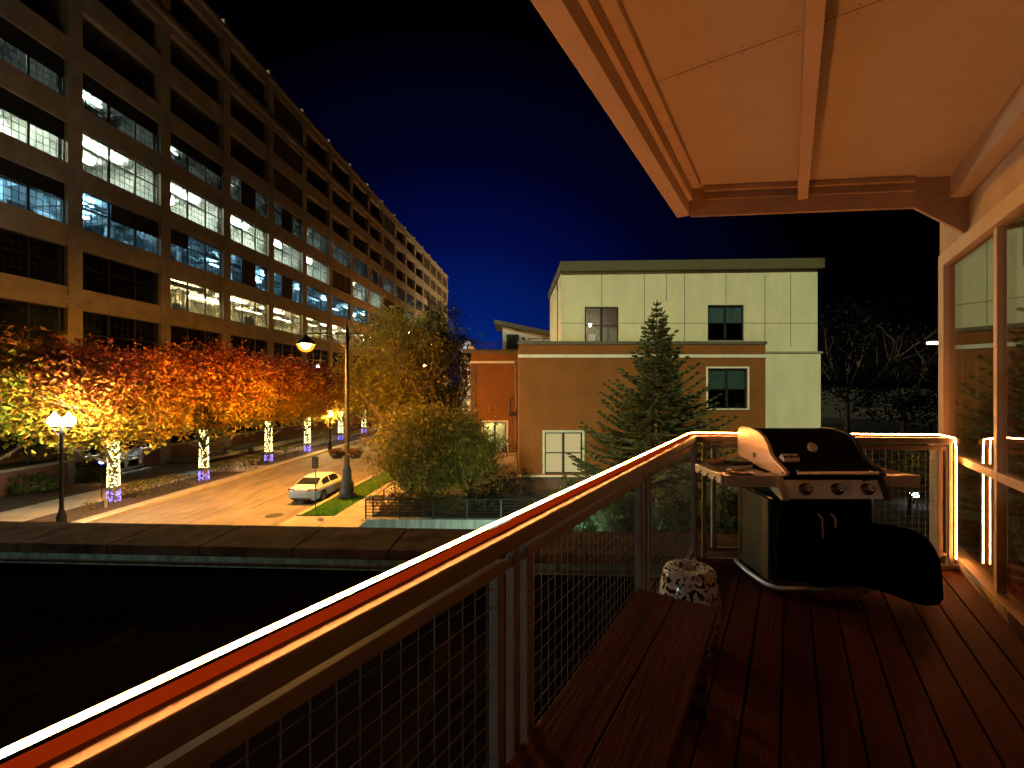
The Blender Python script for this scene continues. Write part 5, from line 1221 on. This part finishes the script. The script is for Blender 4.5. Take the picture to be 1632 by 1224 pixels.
bd = MB(); bd.add([badge_pt(-.055, -.026, -.03), badge_pt(.055, -.026, -.03), badge_pt(.055, .026, -.03), badge_pt(-.055, .026, -.03), badge_pt(-.055, -.026, .012), badge_pt(.055, -.026, .012), badge_pt(.055, .026, .012), badge_pt(-.055, .026, .012)], [(0, 3, 2, 1), (4, 5, 6, 7), (0, 1, 5, 4), (1, 2, 6, 5), (2, 3, 7, 6), (3, 0, 4, 7)])
bdo = link('badge', bd, BAD, lid)
tx = text('lettering', 'weber', .044, BLACK, lid, (0, 0, 0), (atan2(.72, .69), 0, 0), off=.0012); q_ = FR[grill.name].inv(badge_pt(0, .002, .0135)); tx.location = q_
# control panel
m2 = MB(); m2.add([(GX0 + .05, GF - .075, DZ + .71), (GX1 - .05, GF - .075, DZ + .71), (GX1 - .05, GF - .01, DZ + .845), (GX0 + .05, GF - .01, DZ + .845), (GX0 + .05, GF + .03, DZ + .71), (GX1 - .05, GF + .03, DZ + .71), (GX1 - .05, GF + .03, DZ + .845), (GX0 + .05, GF + .03, DZ + .845)], [(0, 1, 2, 3), (5, 4, 7, 6), (1, 5, 6, 2), (4, 0, 3, 7), (3, 2, 6, 7), (4, 5, 1, 0)]); pnl = link('control_panel', m2, STEEL, grill, False, .004)
for xa, xb, m in ((GX0 + .0, GX0 + .048, ALU), (GX1 - .048, GX1 - .0, mat('end_cap_black', (.012, .012, .012), .4))):
    m2 = MB(); m2.prism([(GF - .085, DZ + .70), (GF - .06, DZ + .695), (GF + .10, DZ + .76), (GF + .12, DZ + .85), (GF + .04, DZ + .855), (GF - .005, DZ + .85)], 0, xa, xb); link('panel_end_cap', m2, m, grill, False, .006)
pn_n = Vector((0, -.135, .065)).normalized(); pu = Vector((0, .065, .135)).normalized()
for i, f in enumerate((.19, .53, .85)):
    c_ = Vector((GX0 + .05 + (GX1 - GX0 - .1) * f, GF - .047, DZ + .768)); V = []; prof = ((.040, 0), (.040, .008), (.031, .01), (.029, .04), (.0001, .042))
    for rr, dd in prof: V += [tuple(c_ + pn_n * dd + (Vector((1, 0, 0)) * cos(2 * pi * q / 20) + pu * sin(2 * pi * q / 20)) * rr) for q in range(20)]
    k = MB(); k.add(V, [(j * 20 + q, j * 20 + (q + 1) % 20, (j + 1) * 20 + (q + 1) % 20, (j + 1) * 20 + q) for j in range(len(prof) - 1) for q in range(20)]); kn = link('knob', k, PLAS, pnl, True)
    k = MB(); V = []
    for rr in (.014, .021): V += [tuple(c_ + pn_n * .0425 + (Vector((1, 0, 0)) * cos(2 * pi * q / 20) + pu * sin(2 * pi * q / 20)) * rr) for q in range(20)]
    k.add(V, [(q, (q + 1) % 20, 20 + (q + 1) % 20, 20 + q) for q in range(20)]); k.add([tuple(c_ + pn_n * .0435 + Vector((1, 0, 0)) * a + pu * b) for a, b in ((-.004, -.02), (.004, -.02), (.004, .02), (-.004, .02))], [(0, 1, 2, 3)]); link('knob_dial', k, BAD, pnl)
tx = text('lettering', 'Spirit', .03, BLACK, pnl, (0, 0, 0), (atan2(.135, .065), 0, 0), shear=.25); tx.location = FR[grill.name].inv((GX1 - .135, GF - .0235, DZ + .825))
# shelves
for xa, xb in ((1.46, GX0 - .002), (GX1 + .002, 2.77)):
    m2 = MB(); m2.box(xa, xb, GF - .0, GB - .03, DZ + .835, DZ + .85); m2.box(xa + .0, xb, GF - .01, GF - .0005, DZ + .775, DZ + .852); m2.box(xa, xb, GB - .0295, GB - .02, DZ + .79, DZ + .852)
    ex = xa if xa < 2 else xb; sg_ = -1 if xa < 2 else 1
    m2.box(ex, ex + sg_ * .012, GF - .008, GB - .022, DZ + .785, DZ + .851)
    sh = link('side_shelf', m2, BSH, grill, False, .003)
    m2 = MB(); m2.box(ex + sg_ * .0125, ex + sg_ * .02, GF + .0, GF + .035, DZ + .78, DZ + .853); link('corner_cap', m2, PLAS, sh)
    if xa < 2:
        m2 = MB()
        for q in range(3): m2.tube([(ex - .014, GF + .12 + q * .12, DZ + .82), (ex - .03, GF + .12 + q * .12, DZ + .80), (ex - .014, GF + .12 + q * .12, DZ + .79)], .006, 6)
        link('tool_hook', m2, PLAS, sh)
# things lying on the left shelf
zs_ = DZ + .8515
tg = thing('grill_tongs', 'steel tongs with black grip lying across the left grill shelf', 'tongs', (1.68, 3.2, zs_), 0)
m2 = MB()
for s_ in (-1, 1): m2.tube([(1.53, 3.12 + s_ * .018, zs_ + .012), (1.66, 3.2 + s_ * .016, zs_ + .016), (1.78, 3.26 + s_ * .006, zs_ + .02)], .006, 6)
link('arm', m2, STEEL, tg, True)
m2 = MB(); m2.tube([(1.62, 3.34, zs_ + .022), (1.80, 3.33, zs_ + .026)], .016, 8); link('grip', m2, PLAS, tg, True)
ft = thing('foil_tray', 'crumpled copper coloured foil tray on the left grill shelf', 'tray', (1.55, 3.33, zs_))
m2 = MB(); rg = random.Random(8); N = 9; V = []
for i in range(N + 1):
    for j in range(N + 1):
        u_, v_ = i / N, j / N; e = max(abs(u_ - .5), abs(v_ - .5)) * 2
        V.append((1.475 + .17 * u_, 3.24 + .18 * v_, zs_ + .006 + .03 * e ** 4 + rg.uniform(0, .010)))
m2.add(V, [(i * (N + 1) + j, i * (N + 1) + j + 1, (i + 1) * (N + 1) + j + 1, (i + 1) * (N + 1) + j) for i in range(N) for j in range(N)]); link('foil', m2, mat('copper_foil', (.6, .38, .22), .3, .7), ft)
pt = thing('white_plate', 'pale shallow plate at the front of the left grill shelf', 'plate', (1.60, 3.08, zs_))
m2 = MB(); m2.lathe([(.001, .003), (.06, .003), (.085, .012), (.088, .014), (.084, .01), (.058, 0), (.001, 0)], (1.60, 3.09, zs_), 24); link('dish', m2, mat('plate_ceramic', (.6, .5, .36), .3), pt, True)
# ---- black cover slumped at the grill's right side
cv = MB(); N, M_ = 28, 12; V = []; ccx, ccy = 2.42, 2.93
for i in range(M_ + 1):
    for j in range(N):
        a = 2 * pi * j / N; f = i / M_
        fold = 1 + .06 * sin(5 * a + 1) * f; R_ = .41 * sin(f * pi / 2 * .98) ** .8 * fold
        z = .50 * cos(f * pi / 2) ** .9 if f < 1 else 0
        hem = .10 + .10 * (.5 + .5 * cos(3 * a + .5)) - (.10 if abs(((a - 0.0 + pi) % (2 * pi)) - pi) < .25 else 0)
        V.append((ccx + R_ * cos(a), ccy + R_ * .62 * sin(a), DZ + .02 + z + hem * f))
cv.add(V, [(i * N + j, i * N + (j + 1) % N, (i + 1) * N + (j + 1) % N, (i + 1) * N + j) for i in range(M_) for j in range(N)])
cv.root = Frame(ccx, ccy, DZ, 0)
tag(link('grill_cover', cv, mat('cover_fabric', (.0016, .0015, .0015), .95, spec=0), None, True), 'black fabric grill cover slumped in folds beside the grill', 'cover')
# ---- low greenish lamps: one in the sunken court, one on the roof terrace behind the camera
wp = thing('court_lamp', 'low greenish post lamp in the court before the streaked retaining wall', 'post lamp', (0.1, 19.0, -1.3))
m2 = MB(); m2.tube([(0.1, 19.0, -1.3), (0.1, 19.0, .28)], .05, 8); m2.lathe([(.13, .50), (.15, .53), (.03, .60), (.001, .61)], (.1, 19, 0), 14); link('post', m2, DARKMETAL, wp)
m2 = MB(); V = [(.1 + .19 * cos(a), 19.0 + .19 * sin(a), z) for z in (.24, .52) for a in [pi + .25 + (pi - .5) * q / 12 for q in range(13)]]
m2.add(V, [(q, q + 1, 14 + q, 13 + q) for q in range(12)]); m2.lathe([(.001, .512), (.30, .505), (.30, .518), (.001, .53)], (.1, 19, 0), 14); link('glare_shield', m2, DARKMETAL, wp)
m2 = MB(); m2.lathe([(.001, .281), (.12, .281), (.12, .495), (.001, .495)], (.1, 19.0, 0), 14); link('lens', m2, emit('mercury_lens', (.66, 1, .76), 950), wp)
wp['group'] = 'court lamps'; w2_ = dup(wp, (-.3, 12.4, -1.3), .5, 'low greenish post lamp in the court nearest the junipers')
w2_.scale = (2.0, 2.0, 1.75)
rl = thing('terrace_lamp', 'low greenish bollard lamp standing on the dark roof terrace', 'bollard lamp', (-8.0, -1.6, 5.07))
m2 = MB(); m2.tube([(-8.0, -1.6, 5.07), (-8.0, -1.6, 5.2)], .06, 8); m2.lathe([(.12, 5.42), (.13, 5.44), (.001, 5.48)], (-8, -1.6, 0), 14); link('post', m2, DARKMETAL, rl)
m2 = MB(); m2.lathe([(.001, 5.201), (.10, 5.201), (.10, 5.415), (.001, 5.415)], (-8, -1.6, 0), 14); link('lens', m2, emit('terrace_lens', (.84, .97, .92), 330), rl)
